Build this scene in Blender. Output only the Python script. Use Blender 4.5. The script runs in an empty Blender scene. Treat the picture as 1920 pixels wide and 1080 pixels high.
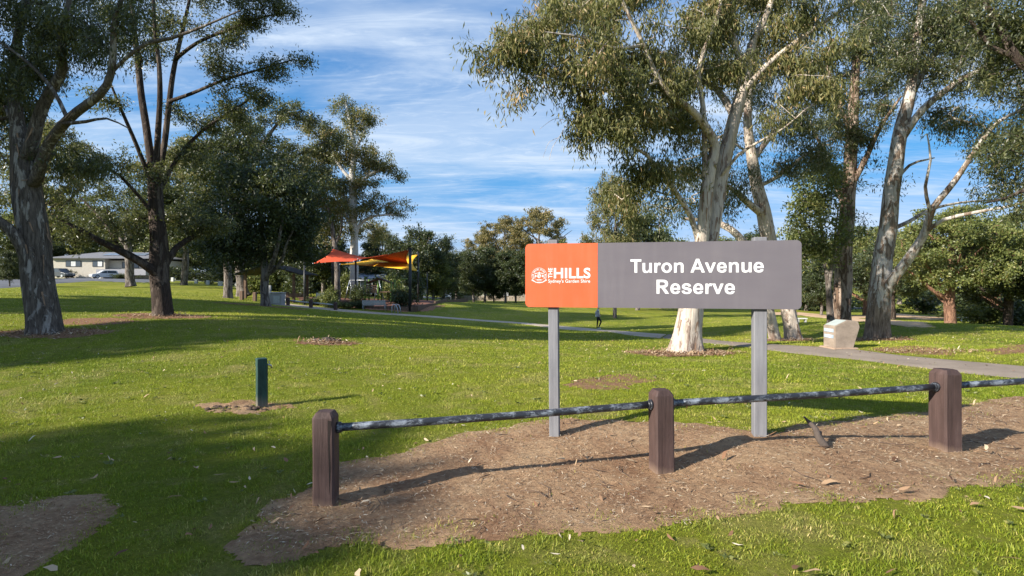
import bpy, bmesh, math, random
import numpy as np
from mathutils import Vector, Matrix, noise

scene = bpy.context.scene
COL = scene.collection
PI = math.pi

# ------------------------------------------------------------------ camera
F, CX, HY, CAMZ = 1000.0, 960.0, 530.0, 1.6        # focal length in photo pixels, principal x, horizon row, eye height
cam_d = bpy.data.cameras.new('camera')
cam_d.sensor_width = 36.0
cam_d.lens = 36.0 * F / 1920.0
cam_d.shift_y = -10.0 / 1920.0
cam_d.clip_start, cam_d.clip_end = 0.05, 3000.0
cam = bpy.data.objects.new('camera', cam_d)
COL.objects.link(cam)
cam.location = (0, 0, CAMZ)
cam.rotation_euler = (PI / 2, 0, 0)
scene.camera = cam

# ------------------------------------------------------------------ sun and sky
SUN_EL = math.radians(27.0)
AZ = math.radians(31.0)                              # shadows run this far from +X towards +Y
to_sun = Vector((-math.cos(AZ) * math.cos(SUN_EL), -math.sin(AZ) * math.cos(SUN_EL), math.sin(SUN_EL)))
sun_d = bpy.data.lights.new('sun', 'SUN')
sun_d.energy = 5.0
sun_d.angle = math.radians(0.53)
sun_d.color = (1.0, 0.93, 0.82)
sun = bpy.data.objects.new('sun', sun_d)
COL.objects.link(sun)
sun.rotation_euler = to_sun.to_track_quat('Z', 'Y').to_euler()
sun.location = (-30, -20, 40)

world = bpy.data.worlds.new('World')
scene.world = world
world.use_nodes = True
wn, wl = world.node_tree.nodes, world.node_tree.links
wn.clear()
w_out = wn.new('ShaderNodeOutputWorld')
w_bg = wn.new('ShaderNodeBackground')
w_bg.inputs['Strength'].default_value = 0.15
sky = wn.new('ShaderNodeTexSky')
sky.sky_type = 'NISHITA'
sky.sun_disc = False
sky.sun_elevation = SUN_EL
sky.sun_rotation = math.atan2(to_sun.x, to_sun.y)
sky.air_density, sky.dust_density, sky.ozone_density = 0.9, 0.15, 2.5
# soft shoulder: keeps the bright band at the horizon blue, as the camera does
shsv = wn.new('ShaderNodeSeparateColor'); shsv.mode = 'HSV'
chsv = wn.new('ShaderNodeCombineColor'); chsv.mode = 'HSV'
wl.new(sky.outputs[0], shsv.inputs[0])


def wmath(op, a, b=None, clamp=False):
    n = wn.new('ShaderNodeMath'); n.operation = op; n.use_clamp = clamp
    for i, v in enumerate((a, b)):
        if v is None: continue
        if isinstance(v, (int, float)): n.inputs[i].default_value = v
        else: wl.new(v, n.inputs[i])
    return n.outputs[0]


wl.new(wmath('MINIMUM', wmath('MAXIMUM', shsv.outputs[0], 0.598), 0.618), chsv.inputs[0])
wl.new(wmath('MINIMUM', wmath('ADD', wmath('MULTIPLY', shsv.outputs[1], 1.05), 0.24), 0.88), chsv.inputs[1])
wl.new(wmath('DIVIDE', wmath('MULTIPLY', shsv.outputs[2], 1.42), wmath('ADD', 1.0, wmath('MULTIPLY', shsv.outputs[2], 0.30))), chsv.inputs[2])
tc = wn.new('ShaderNodeTexCoord')
sep = wn.new('ShaderNodeSeparateXYZ')
wl.new(tc.outputs['Generated'], sep.inputs[0])


zz = wmath('MAXIMUM', wmath('ADD', sep.outputs['Z'], 0.10), 0.05)
cu, cv = wmath('DIVIDE', sep.outputs['X'], zz), wmath('DIVIDE', sep.outputs['Y'], zz)
comb = wn.new('ShaderNodeCombineXYZ')
wl.new(cu, comb.inputs[0]); wl.new(cv, comb.inputs[1])


def cloud_layer(rot, scale, nscale, detail, rough, dist, lo, hi, loc=(0, 0, 0)):
    mp = wn.new('ShaderNodeMapping')
    mp.inputs['Rotation'].default_value = (0, 0, rot)
    mp.inputs['Scale'].default_value = scale
    mp.inputs['Location'].default_value = loc
    wl.new(comb.outputs[0], mp.inputs[0])
    nz = wn.new('ShaderNodeTexNoise')
    nz.inputs['Scale'].default_value = nscale
    nz.inputs['Detail'].default_value = detail
    nz.inputs['Roughness'].default_value = rough
    nz.inputs['Distortion'].default_value = dist
    wl.new(mp.outputs[0], nz.inputs['Vector'])
    mr = wn.new('ShaderNodeMapRange'); mr.interpolation_type = 'SMOOTHSTEP'
    mr.inputs['From Min'].default_value = lo; mr.inputs['From Max'].default_value = hi
    wl.new(nz.outputs[0], mr.inputs[0])
    return mr.outputs[0]


veil = cloud_layer(math.radians(28), (0.55, 1.0, 1), 0.75, 6.0, 0.62, 0.9, 0.35, 0.70, (3.1, 1.9, 0))
streak = cloud_layer(math.radians(20), (0.42, 1.5, 1), 1.5, 10.0, 0.66, 1.6, 0.44, 0.76, (1.3, 0.4, 0))
wisp = cloud_layer(math.radians(34), (0.9, 3.2, 1), 2.2, 10.0, 0.70, 2.2, 0.48, 0.82, (0.3, 2.2, 0))
cl = wmath('ADD', wmath('MULTIPLY', veil, 0.60), wmath('MULTIPLY', streak, 0.50))
cl = wmath('ADD', cl, wmath('MULTIPLY', wisp, 0.35))
low = wn.new('ShaderNodeMapRange')                   # thin cloud thickens towards the horizon
low.inputs['From Min'].default_value, low.inputs['From Max'].default_value = 0.02, 0.30
low.inputs['To Min'].default_value, low.inputs['To Max'].default_value = 0.12, 0.0
wl.new(sep.outputs['Z'], low.inputs[0])
cl = wmath('MINIMUM', wmath('ADD', cl, low.outputs[0]), 0.88)
w_mix = wn.new('ShaderNodeMixRGB')
wl.new(cl, w_mix.inputs['Fac'])
wl.new(chsv.outputs[0], w_mix.inputs['Color1'])
w_mix.inputs['Color2'].default_value = (2.6, 3.05, 3.65, 1)
wl.new(w_mix.outputs[0], w_bg.inputs['Color'])
wl.new(w_bg.outputs[0], w_out.inputs['Surface'])

scene.view_settings.view_transform = 'Standard'
scene.view_settings.look = 'None'
scene.view_settings.gamma = 1.0
scene.view_settings.exposure = 0.95
scene.view_settings.use_curve_mapping = False
scene.cycles.max_bounces = 6
scene.cycles.diffuse_bounces = 3
scene.cycles.transparent_max_bounces = 4

# ------------------------------------------------------------------ object helpers


def tag(o, label=None, cat=None, group=None, kind=None):
    for k, v in (('label', label), ('category', cat), ('group', group), ('kind', kind)):
        if v: o[k] = v
    return o


def empty(name, loc=(0, 0, 0), rz=0.0):
    o = bpy.data.objects.new(name, None)
    COL.objects.link(o)
    o.location = loc; o.rotation_euler = (0, 0, rz)
    o.empty_display_size = 0.2
    return o


def link_mesh(name, me, m=None, parent=None, loc=None):
    if m is not None and not me.materials:
        for x in (m if isinstance(m, (list, tuple)) else [m]): me.materials.append(x)
    o = bpy.data.objects.new(name, me)
    COL.objects.link(o)
    if parent is not None: o.parent = parent
    if loc is not None: o.location = loc
    return o


def copy_tree(o, parent=None):
    c = o.copy(); COL.objects.link(c); c.parent = parent
    for ch in o.children: copy_tree(ch, c)
    return c


def np_mesh(name, verts, faces, attrs=None, smooth=False):
    """faces: int array (n,3) or (n,4); attrs: {name: per-vertex float array}"""
    verts = np.asarray(verts, np.float32); faces = np.asarray(faces, np.int32)
    me = bpy.data.meshes.new(name)
    me.vertices.add(len(verts)); me.vertices.foreach_set('co', verts.ravel())
    k = faces.shape[1]
    me.loops.add(faces.size); me.loops.foreach_set('vertex_index', faces.ravel())
    me.polygons.add(len(faces)); me.polygons.foreach_set('loop_start', np.arange(0, faces.size, k, dtype=np.int32))
    if smooth: me.polygons.foreach_set('use_smooth', np.ones(len(faces), bool))
    me.update(calc_edges=True)
    for nme, arr in (attrs or {}).items():
        a = me.attributes.new(nme, 'FLOAT', 'POINT')
        a.data.foreach_set('value', np.asarray(arr, np.float32))
    return me


class MB:
    """collects simple solids and links them as one mesh object"""
    def __init__(self): self.v, self.f, self.s = [], [], []

    def add(self, vs, fs, smooth=False):
        b = len(self.v); self.v += [tuple(p) for p in vs]
        self.f += [tuple(i + b for i in q) for q in fs]; self.s += [smooth] * len(fs)
        return self

    def box(self, c, s, rz=0.0, bev=0.0, M=None):
        x, y, z = s[0] / 2, s[1] / 2, s[2] / 2
        if bev <= 0:
            vs = [Vector((a * x, b * y, d * z)) for d in (-1, 1) for a, b in ((-1, -1), (1, -1), (1, 1), (-1, 1))]
            fs = [(0, 3, 2, 1), (4, 5, 6, 7), (0, 1, 5, 4), (1, 2, 6, 5), (2, 3, 7, 6), (3, 0, 4, 7)]
        else:
            e = bev
            ring = [(-x + e, -y), (x - e, -y), (x, -y + e), (x, y - e), (x - e, y), (-x + e, y), (-x, y - e), (-x, -y + e)]
            rin = [(a * (x - e) / x, b * (y - e) / y) for a, b in ring]
            vs = [Vector((a, b, -z)) for a, b in ring] + [Vector((a, b, z - e)) for a, b in ring] + [Vector((a, b, z)) for a, b in rin]
            fs = [tuple(range(7, -1, -1)), tuple(range(16, 24))]
            for k in range(2):
                for i in range(8):
                    j = (i + 1) % 8
                    fs.append((k * 8 + i, k * 8 + j, k * 8 + 8 + j, k * 8 + 8 + i))
        R = Matrix.Rotation(rz, 3, 'Z') if M is None else M
        return self.add([R @ v + Vector(c) for v in vs], fs)

    def prism(self, poly, ext, origin=(0, 0, 0), ux=(1, 0, 0), uy=(0, 0, 1), un=(0, 1, 0)):
        """2-D outline in the ux/uy plane pushed by ext along un"""
        o, ux, uy, un = Vector(origin), Vector(ux), Vector(uy), Vector(un)
        n = len(poly)
        a = [o + ux * p[0] + uy * p[1] for p in poly]
        b = [p + un * ext for p in a]
        fs = [tuple(range(n)), tuple(range(2 * n - 1, n - 1, -1))]
        fs += [(i, n + i, n + (i + 1) % n, (i + 1) % n) for i in range(n)]
        return self.add(a + b, fs)

    def tube(self, pts, rad, n=8, caps=True):
        pts = [Vector(p) for p in pts]
        if isinstance(rad, (int, float)): rad = [rad] * len(pts)
        vs, fs = [], []
        up = None
        for i, p in enumerate(pts):
            d = (pts[min(i + 1, len(pts) - 1)] - pts[max(i - 1, 0)]).normalized()
            if up is None:
                up = Vector((0, 0, 1)) if abs(d.z) < 0.9 else Vector((1, 0, 0))
            a = d.cross(up).normalized(); b = a.cross(d).normalized(); up = b
            for k in range(n):
                t = 2 * PI * k / n
                vs.append(p + (a * math.cos(t) + b * math.sin(t)) * rad[i])
        for i in range(len(pts) - 1):
            for k in range(n):
                j = (k + 1) % n
                fs.append((i * n + k, i * n + j, (i + 1) * n + j, (i + 1) * n + k))
        self.add(vs, fs, True)
        if caps:
            b0 = len(self.v) - len(vs)
            self.f += [tuple(b0 + k for k in range(n - 1, -1, -1)), tuple(b0 + len(vs) - n + k for k in range(n))]
            self.s += [False, False]
        return self

    def ball(self, c, r, n=8, m=5, sq=(1, 1, 1)):
        vs = [Vector((0, 0, -r * sq[2]))]
        for i in range(1, m):
            t = -PI / 2 + PI * i / m
            for k in range(n):
                p = 2 * PI * k / n
                vs.append(Vector((r * math.cos(t) * math.cos(p) * sq[0], r * math.cos(t) * math.sin(p) * sq[1], r * math.sin(t) * sq[2])))
        vs.append(Vector((0, 0, r * sq[2])))
        fs = []
        for k in range(n):
            j = (k + 1) % n
            fs.append((0, 1 + j, 1 + k)); fs.append((len(vs) - 1, len(vs) - 1 - n + k, len(vs) - 1 - n + j))
            for i in range(m - 2):
                a = 1 + i * n
                fs.append((a + k, a + j, a + n + j, a + n + k))
        return self.add([v + Vector(c) for v in vs], fs, True)

    def mesh(self, name):
        me = bpy.data.meshes.new(name)
        me.from_pydata(self.v, [], self.f)
        me.polygons.foreach_set('use_smooth', self.s)
        me.update()
        return me

    def build(self, name, m, parent=None, loc=None):
        return link_mesh(name, self.mesh(name), m, parent, loc)


# ------------------------------------------------------------------ materials


class NT:
    """small wrapper round a material's node tree"""
    def __init__(self, name):
        self.m = bpy.data.materials.new(name); self.m.use_nodes = True
        self.n, self.l = self.m.node_tree.nodes, self.m.node_tree.links
        self.n.clear()
        self.out = self.n.new('ShaderNodeOutputMaterial')
        self.p = self.n.new('ShaderNodeBsdfPrincipled')
        self.l.new(self.p.outputs[0], self.out.inputs[0])
        self._c = {}

    def coord(self, kind='Object'):
        if kind == 'World':
            if 'W' not in self._c: self._c['W'] = self.n.new('ShaderNodeNewGeometry').outputs['Position']
            return self._c['W']
        if 'T' not in self._c: self._c['T'] = self.n.new('ShaderNodeTexCoord')
        return self._c['T'].outputs[kind]

    def map(self, kind, scale=(1, 1, 1), rot=(0, 0, 0), loc=(0, 0, 0)):
        mp = self.n.new('ShaderNodeMapping')
        mp.inputs['Scale'].default_value = scale; mp.inputs['Rotation'].default_value = rot; mp.inputs['Location'].default_value = loc
        self.l.new(self.coord(kind), mp.inputs[0])
        return mp.outputs[0]

    def noise(self, vec, scale, detail=4.0, rough=0.55, dist=0.0):
        nz = self.n.new('ShaderNodeTexNoise')
        for k, v in (('Scale', scale), ('Detail', detail), ('Roughness', rough), ('Distortion', dist)): nz.inputs[k].default_value = v
        self.l.new(vec, nz.inputs['Vector'])
        return nz.outputs[0]

    def ramp(self, fac, stops):
        r = self.n.new('ShaderNodeValToRGB')
        el = r.color_ramp.elements
        while len(el) < len(stops): el.new(0.5)
        for e, (p, c) in zip(el, stops):
            e.position = p
            e.color = tuple(c) + (1,) if len(c) == 3 else c
        self.l.new(fac, r.inputs[0])
        return r.outputs[0]

    def step(self, fac, lo, hi, a=0.0, b=1.0):
        mr = self.n.new('ShaderNodeMapRange')
        for k, v in (('From Min', lo), ('From Max', hi), ('To Min', a), ('To Max', b)): mr.inputs[k].default_value = v
        self.l.new(fac, mr.inputs[0])
        return mr.outputs[0]

    def mix(self, fac, a, b, mode='MIX'):
        mx = self.n.new('ShaderNodeMixRGB'); mx.blend_type = mode
        for i, v in ((0, fac), (1, a), (2, b)):
            if isinstance(v, (int, float)): mx.inputs[i].default_value = v
            elif isinstance(v, tuple): mx.inputs[i].default_value = v + (1,) if len(v) == 3 else v
            else: self.l.new(v, mx.inputs[i])
        return mx.outputs[0]

    def math(self, op, a, b=None):
        n = self.n.new('ShaderNodeMath'); n.operation = op
        for i, v in enumerate((a, b)):
            if v is None: continue
            if isinstance(v, (int, float)): n.inputs[i].default_value = v
            else: self.l.new(v, n.inputs[i])
        return n.outputs[0]

    def attr(self, name):
        a = self.n.new('ShaderNodeAttribute'); a.attribute_name = name
        return a.outputs['Fac']

    def bump(self, h, strength=0.5, dist=0.02):
        b = self.n.new('ShaderNodeBump')
        b.inputs['Strength'].default_value = strength; b.inputs['Distance'].default_value = dist
        self.l.new(h, b.inputs['Height']); self.l.new(b.outputs[0], self.p.inputs['Normal'])

    def set(self, col=None, rough=None, spec=None, metal=None):
        for k, v in (('Base Color', col), ('Roughness', rough), ('Specular IOR Level', spec), ('Metallic', metal)):
            if v is None: continue
            if isinstance(v, (int, float)): self.p.inputs[k].default_value = v
            elif isinstance(v, tuple): self.p.inputs[k].default_value = v + (1,) if len(v) == 3 else v
            else: self.l.new(v, self.p.inputs[k])
        return self


def plain(name, col, rough=0.6, var=0.18, scale=6.0, metal=0.0, bump=0.0, spec=0.4, stretch=(1, 1, 1)):
    t = NT(name)
    v = t.map('Object', stretch)
    n1 = t.noise(v, scale, 5, 0.6)
    lo = tuple(c * (1 - var) for c in col); hi = tuple(min(1, c * (1 + var)) for c in col)
    c = t.ramp(n1, [(0.3, lo), (0.7, hi)])
    t.set(c, rough, spec, metal)
    if bump: t.bump(t.noise(v, scale * 4, 6, 0.65), bump, 0.01)
    return t.m


def leaf_mat(name, stops, trans=0.30, rough=0.45, spec=0.45, tcol=(0.30, 0.34, 0.06)):
    t = NT(name)
    c = t.ramp(t.attr('rnd'), stops)
    t.set(c, rough, spec)
    tr = t.n.new('ShaderNodeBsdfTranslucent')
    t.l.new(t.mix(0.5, c, tcol), tr.inputs[0])
    ms = t.n.new('ShaderNodeMixShader'); ms.inputs[0].default_value = trans
    t.l.new(t.p.outputs[0], ms.inputs[1]); t.l.new(tr.outputs[0], ms.inputs[2]); t.l.new(ms.outputs[0], t.out.inputs[0])
    return t.m


def bark_mat(name, pale, mid, dark, thresh=0.5, grain=9.0, bump=0.5, seed=0.0, low_dark=None, fibre=False):
    """gum bark: pale skin with long hanging patches of older bark"""
    t = NT(name)
    v1 = t.map('Object', (3.6, 3.6, 0.95), loc=(seed, seed * 1.7, seed * 0.3))
    v2 = t.map('Object', (10, 10, 1.5), loc=(seed, 0, seed))
    v3 = t.map('Object', (grain * 2, grain * 2, grain * 0.25))
    patch = t.noise(v1, 1.6, 6, 0.62, 0.6)
    streak = t.noise(v2, 1.7, 6, 0.65, 0.4)
    fine = t.noise(v3, 1.3, 6, 0.7)
    c = t.ramp(streak, [(0.30, mid), (0.52, pale), (0.72, tuple(min(1, x * 1.12) for x in pale))])
    f = t.step(patch, thresh - 0.015, thresh + 0.02)
    if low_dark is not None:                          # rough stocking of old bark low on the trunk
        sepn = t.n.new('ShaderNodeSeparateXYZ'); t.l.new(t.coord('Object'), sepn.inputs[0])
        hgt = t.math('ADD', sepn.outputs[2], t.math('MULTIPLY', t.noise(v1, 2.2, 4), 2.4))
        f = t.math('MAXIMUM', f, t.step(hgt, low_dark + 1.35, low_dark + 1.0))
    olds = t.ramp(fine, [(0.32, dark), (0.62, mid)])
    c = t.mix(f, c, olds)
    c = t.mix(0.35, c, t.ramp(fine, [(0.3, (0.35, 0.33, 0.32)), (0.7, (1, 1, 1))]), 'MULTIPLY')
    t.set(c, 0.85, 0.2)
    h = t.math('ADD', t.math('MULTIPLY', fine, 1.0 if fibre else 0.6), t.math('MULTIPLY', f, 0.5))
    h = t.math('ADD', h, t.math('MULTIPLY', streak, 0.7))
    t.bump(h, bump, 0.04)
    return t.m


MAT = {}


def lawn_colour(t, lush, dry, pale):
    """grass colour that varies over metres; shared by the sheet and the blades"""
    w = t.map('World', (1, 1, 0.0))
    big = t.noise(w, 0.16, 4, 0.6, 0.5)
    midn = t.noise(w, 0.9, 5, 0.65, 0.3)
    c = t.mix(t.step(big, 0.38, 0.66), lush, pale)
    c = t.mix(t.step(midn, 0.50, 0.72, 0.0, 0.8), c, dry)
    sm_ = t.noise(w, 4.5, 5, 0.7, 0.4)
    c = t.mix(t.step(sm_, 0.56, 0.70, 0.0, 0.65), c, dry)
    c = t.mix(t.step(sm_, 0.42, 0.30, 0.0, 0.55), c, tuple(x * 0.55 for x in lush))
    return c


LUSH, PALE, DRY = (0.200, 0.245, 0.025), (0.345, 0.355, 0.042), (0.41, 0.35, 0.135)
t = NT('lawn')
w = t.map('World', (1, 1, 0))
c = lawn_colour(t, LUSH, DRY, PALE)
fine = t.noise(w, 22, 6, 0.75)
c = t.mix(0.75, c, t.ramp(fine, [(0.30, (0.40, 0.42, 0.40)), (0.68, (1.35, 1.3, 1.25))]), 'MULTIPLY')
vfine = t.noise(w, 130, 4, 0.8)
c = t.mix(0.6, c, t.ramp(vfine, [(0.30, (0.45, 0.45, 0.45)), (0.70, (1.3, 1.3, 1.3))]), 'MULTIPLY')
t.set(c, 0.9, 0.1)
t.bump(t.math('ADD', vfine, t.math('MULTIPLY', fine, 1.6)), 0.9, 0.05)
MAT['lawn'] = t.m

t = NT('grass_blade')
c = lawn_colour(t, (0.220, 0.278, 0.025), (0.45, 0.385, 0.15), (0.375, 0.40, 0.042))
c = t.mix(0.85, c, t.ramp(t.attr('rnd'), [(0.0, (0.45, 0.55, 0.35)), (0.45, (0.95, 1.0, 0.9)), (0.80, (1.25, 1.2, 1.1)), (0.93, (1.6, 1.35, 1.8)), (1.0, (2.3, 1.8, 3.2))]), 'MULTIPLY')
t.set(c, 0.5, 0.3)
tr = t.n.new('ShaderNodeBsdfTranslucent')
t.l.new(t.mix(0.5, c, (0.28, 0.36, 0.03)), tr.inputs[0])
ms = t.n.new('ShaderNodeMixShader'); ms.inputs[0].default_value = 0.35
t.l.new(t.p.outputs[0], ms.inputs[1]); t.l.new(tr.outputs[0], ms.inputs[2]); t.l.new(ms.outputs[0], t.out.inputs[0])
MAT['blade'] = t.m

t = NT('bare_dirt')
w = t.map('World', (1, 1, 0.3))
n1, n2, n3 = t.noise(w, 1.6, 6, 0.65, 0.4), t.noise(w, 18, 7, 0.75), t.noise(t.map('World', (60, 160, 30), (0, 0, 0.5)), 1.0, 5, 0.8)
c = t.ramp(n1, [(0.28, (0.29, 0.165, 0.098)), (0.5, (0.45, 0.29, 0.175)), (0.75, (0.57, 0.405, 0.25))])
c = t.mix(0.8, c, t.ramp(n2, [(0.28, (0.45, 0.42, 0.40)), (0.7, (1.25, 1.25, 1.22))]), 'MULTIPLY')
c = t.mix(t.step(n3, 0.62, 0.72, 0, 0.6), c, (0.46, 0.38, 0.28))
t.set(c, 0.95, 0.1)
t.bump(t.math('ADD', n2, t.math('MULTIPLY', n3, 0.4)), 1.0, 0.05)
MAT['dirt'] = t.m

t = NT('bark_litter_soil')
w = t.map('World', (1, 1, 0.3))
n2, n3 = t.noise(w, 14, 7, 0.75), t.noise(t.map('World', (20, 55, 20), (0, 0, 0.3)), 1.0, 5, 0.8)
c = t.ramp(n3, [(0.3, (0.13, 0.07, 0.042)), (0.5, (0.32, 0.175, 0.105)), (0.7, (0.52, 0.34, 0.22))])
c = t.mix(0.7, c, t.ramp(n2, [(0.28, (0.45, 0.42, 0.40)), (0.7, (1.25, 1.25, 1.22))]), 'MULTIPLY')
t.set(c, 0.95, 0.1)
t.bump(t.math('ADD', n2, n3), 0.9, 0.04)
MAT['litter_soil'] = t.m

t = NT('asphalt_path')
w = t.map('World')
n1, n2 = t.noise(w, 1.1, 5, 0.6), t.noise(w, 120, 4, 0.8)
c = t.ramp(n1, [(0.3, (0.24, 0.20, 0.165)), (0.7, (0.32, 0.265, 0.22))])
c = t.mix(0.6, c, t.ramp(n2, [(0.3, (0.6, 0.6, 0.6)), (0.7, (1.25, 1.25, 1.25))]), 'MULTIPLY')
c = t.mix(t.step(t.noise(w, 3.2, 6, 0.7, 0.6), 0.54, 0.70, 0, 0.45), c, (0.15, 0.125, 0.10))
t.set(c, 1.0, 0.0); t.bump(n2, 0.5, 0.006)
MAT['asphalt'] = t.m
MAT['concrete_path'] = plain('concrete_path', (0.47, 0.39, 0.31), 1.0, 0.18, 0.8, bump=0.2, spec=0.0)
MAT['road'] = plain('road_asphalt', (0.12, 0.125, 0.14), 0.8, 0.2, 0.5)
MAT['sand'] = plain('pale_sand', (0.56, 0.39, 0.25), 1.0, 0.2, 0.4, spec=0.0)
MAT['kerb'] = plain('kerb_concrete', (0.42, 0.41, 0.39), 0.9, 0.15, 2)
MAT['rubber'] = plain('red_brown_softfall', (0.17, 0.075, 0.05), 0.95, 0.25, 1.5)

# ------------------------------------------------------------------ terrain
SAMPLES = [  # photo column, photo row of the ground there, distance
    (611, 945, 4.05), (1240, 885, 4.5), (1772, 845, 4.95), (1038, 822, 5.45), (1428, 822, 5.06), (490, 763, 6.9),
    (960, 1080, 2.9), (0, 1080, 2.9), (1920, 1080, 2.78), (0, 850, 5.0), (0, 700, 9.0), (85, 625, 14), (303, 592, 18),
    (615, 643, 12.6), (900, 660, 12.6), (560, 572, 45), (700, 586, 42), (180, 523, 100), (0, 541, 56), (370, 528, 88), (480, 541, 76),
    (430, 559, 45), (496, 574, 33), (630, 571, 50), (783, 569, 50), (800, 593, 42), (900, 566, 90), (1060, 566, 90), (1150, 596, 50),
    (1120, 618, 36), (1190, 624, 26), (1285, 661, 14), (1600, 667, 12.4), (1920, 698, 9.8), (1645, 636, 18), (1578, 606, 24),
    (1470, 638, 19), (1780, 608, 45), (1900, 612, 48), (1500, 578, 100), (1300, 562, 120), (1576, 652, 13.5), (1700, 575, 110), (650, 550, 90)]
_pts = [((a - CX) * z / F, z, CAMZ + (HY - b) * z / F) for a, b, z in SAMPLES]
_pts += [(-3, -4, 0.0), (6, -4, 0.1), (-15, -6, 0.1), (-35, -10, 0.5), (-40, 20, 1.0), (-60, 25, 1.4), (30, -5, 0.0), (25, 8, -0.3), (40, 25, -1.3),
         (-140, 100, 3.6), (-120, 30, 3), (0, 160, -2), (-80, 180, 2.5), (100, 160, -3.5), (140, 60, -3), (0, -60, 0.5), (-80, -60, 2), (80, -60, -1),
         (-330, 330, 6), (0, 380, -1), (330, 330, -4), (330, -50, -3), (-330, -50, 5), (0, -330, 0.5), (330, -330, -2), (-330, -330, 3)]
_A = np.array(_pts)
_q = _A[:, :2] / 50.0


def _U(r2): return np.where(r2 > 1e-12, r2 * np.log(np.maximum(r2, 1e-12)), 0.0)


_n = len(_q)
_K = _U(((_q[:, None] - _q[None]) ** 2).sum(-1)) + np.eye(_n) * 2e-5
_Pm = np.hstack([np.ones((_n, 1)), _q])
_L = np.block([[_K, _Pm], [_Pm.T, np.zeros((3, 3))]])
_sol = np.linalg.solve(_L, np.concatenate([_A[:, 2], np.zeros(3)]))


def ground(x, y):
    x = np.atleast_1d(np.asarray(x, float)); y = np.atleast_1d(np.asarray(y, float))
    sh = x.shape
    q = np.stack([x.ravel(), y.ravel()], 1) / 50.0
    out = np.empty(len(q))
    for i in range(0, len(q), 40000):
        qq = q[i:i + 40000]
        out[i:i + 40000] = _U(((qq[:, None] - _q[None]) ** 2).sum(-1)) @ _sol[:_n] + _sol[_n] + qq @ _sol[_n + 1:]
    return out.reshape(sh)


def gz(x, y): return float(ground(x, y)[0])


def P(px, py, z): return Vector(((px - CX) * z / F, z, CAMZ + (HY - py) * z / F))


def G(px, py, far=400.0):
    """the ground point seen at a photo pixel"""
    ts = np.geomspace(1.2, far, 500)
    h = CAMZ + (HY - py) / F * ts - ground((px - CX) / F * ts, ts)
    k = np.argmax(h < 0) if (h < 0).any() else len(ts) - 1
    a, b = (ts[k - 1], ts[k]) if k > 0 else (ts[0], ts[0])
    ha, hb = h[k - 1], h[k]
    tt = a + (b - a) * (ha / (ha - hb)) if ha != hb else b
    x = (px - CX) / F * tt
    return Vector((x, tt, gz(x, tt)))


def GB(px, z, dz=0.0):
    x = (px - CX) * z / F
    return Vector((x, z, gz(x, z) + dz))


s = np.linspace(-1, 1, 321)
gx = np.sinh(s * 4.6) / np.sinh(4.6) * 420
s = np.linspace(-1, 1, 361)
gy = np.sinh(s * 4.9) / np.sinh(4.9) * 520 + 6
XX, YY = np.meshgrid(gx, gy)
ZZ = ground(XX, YY)
ny, nx = XX.shape
idx = np.arange(ny * nx).reshape(ny, nx)
fc = np.stack([idx[:-1, :-1], idx[:-1, 1:], idx[1:, 1:], idx[1:, :-1]], -1).reshape(-1, 4)
lawn = link_mesh('lawn', np_mesh('lawn', np.stack([XX, YY, ZZ], -1).reshape(-1, 3), fc, smooth=True), MAT['lawn'])
tag(lawn, 'mown green park lawn sloping across the reserve', kind='structure')

rng = np.random.default_rng(7)


def vnoise(x, y, sc, seed=0.0):
    """cheap smooth 2-D noise in -1..1"""
    r = np.zeros_like(x)
    for k, (a, b, ph) in enumerate(((1.0, 0.6, 0.3), (-0.7, 1.1, 1.9), (0.35, -1.3, 4.1), (1.6, 0.9, 2.6), (-1.9, 0.8, 5.3), (0.9, 2.2, 0.9))):
        r += np.sin((a * x + b * y) * sc + ph + seed * (k + 1)) / (1 + 0.35 * k)
    return r / 3.0


def seg_sd(x, y, poly):
    """signed distance to a closed polygon, positive inside"""
    x = np.asarray(x, float); y = np.asarray(y, float)
    d = np.full(x.shape, 1e9); ins = np.zeros(x.shape, bool)
    n = len(poly)
    for i in range(n):
        x0, y0 = poly[i][:2]; x1, y1 = poly[(i + 1) % n][:2]
        ex, ey = x1 - x0, y1 - y0
        tt = np.clip(((x - x0) * ex + (y - y0) * ey) / (ex * ex + ey * ey + 1e-12), 0, 1)
        d = np.minimum(d, np.hypot(x - x0 - tt * ex, y - y0 - tt * ey))
        c = ((y0 > y) != (y1 > y)) & (x < (x1 - x0) * (y - y0) / (y1 - y0 + 1e-12) + x0)
        ins ^= c
    return np.where(ins, d, -d)


BARE = []          # (polygon, edge noise amplitude, noise scale, seed, cover) regions with little or no grass


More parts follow.
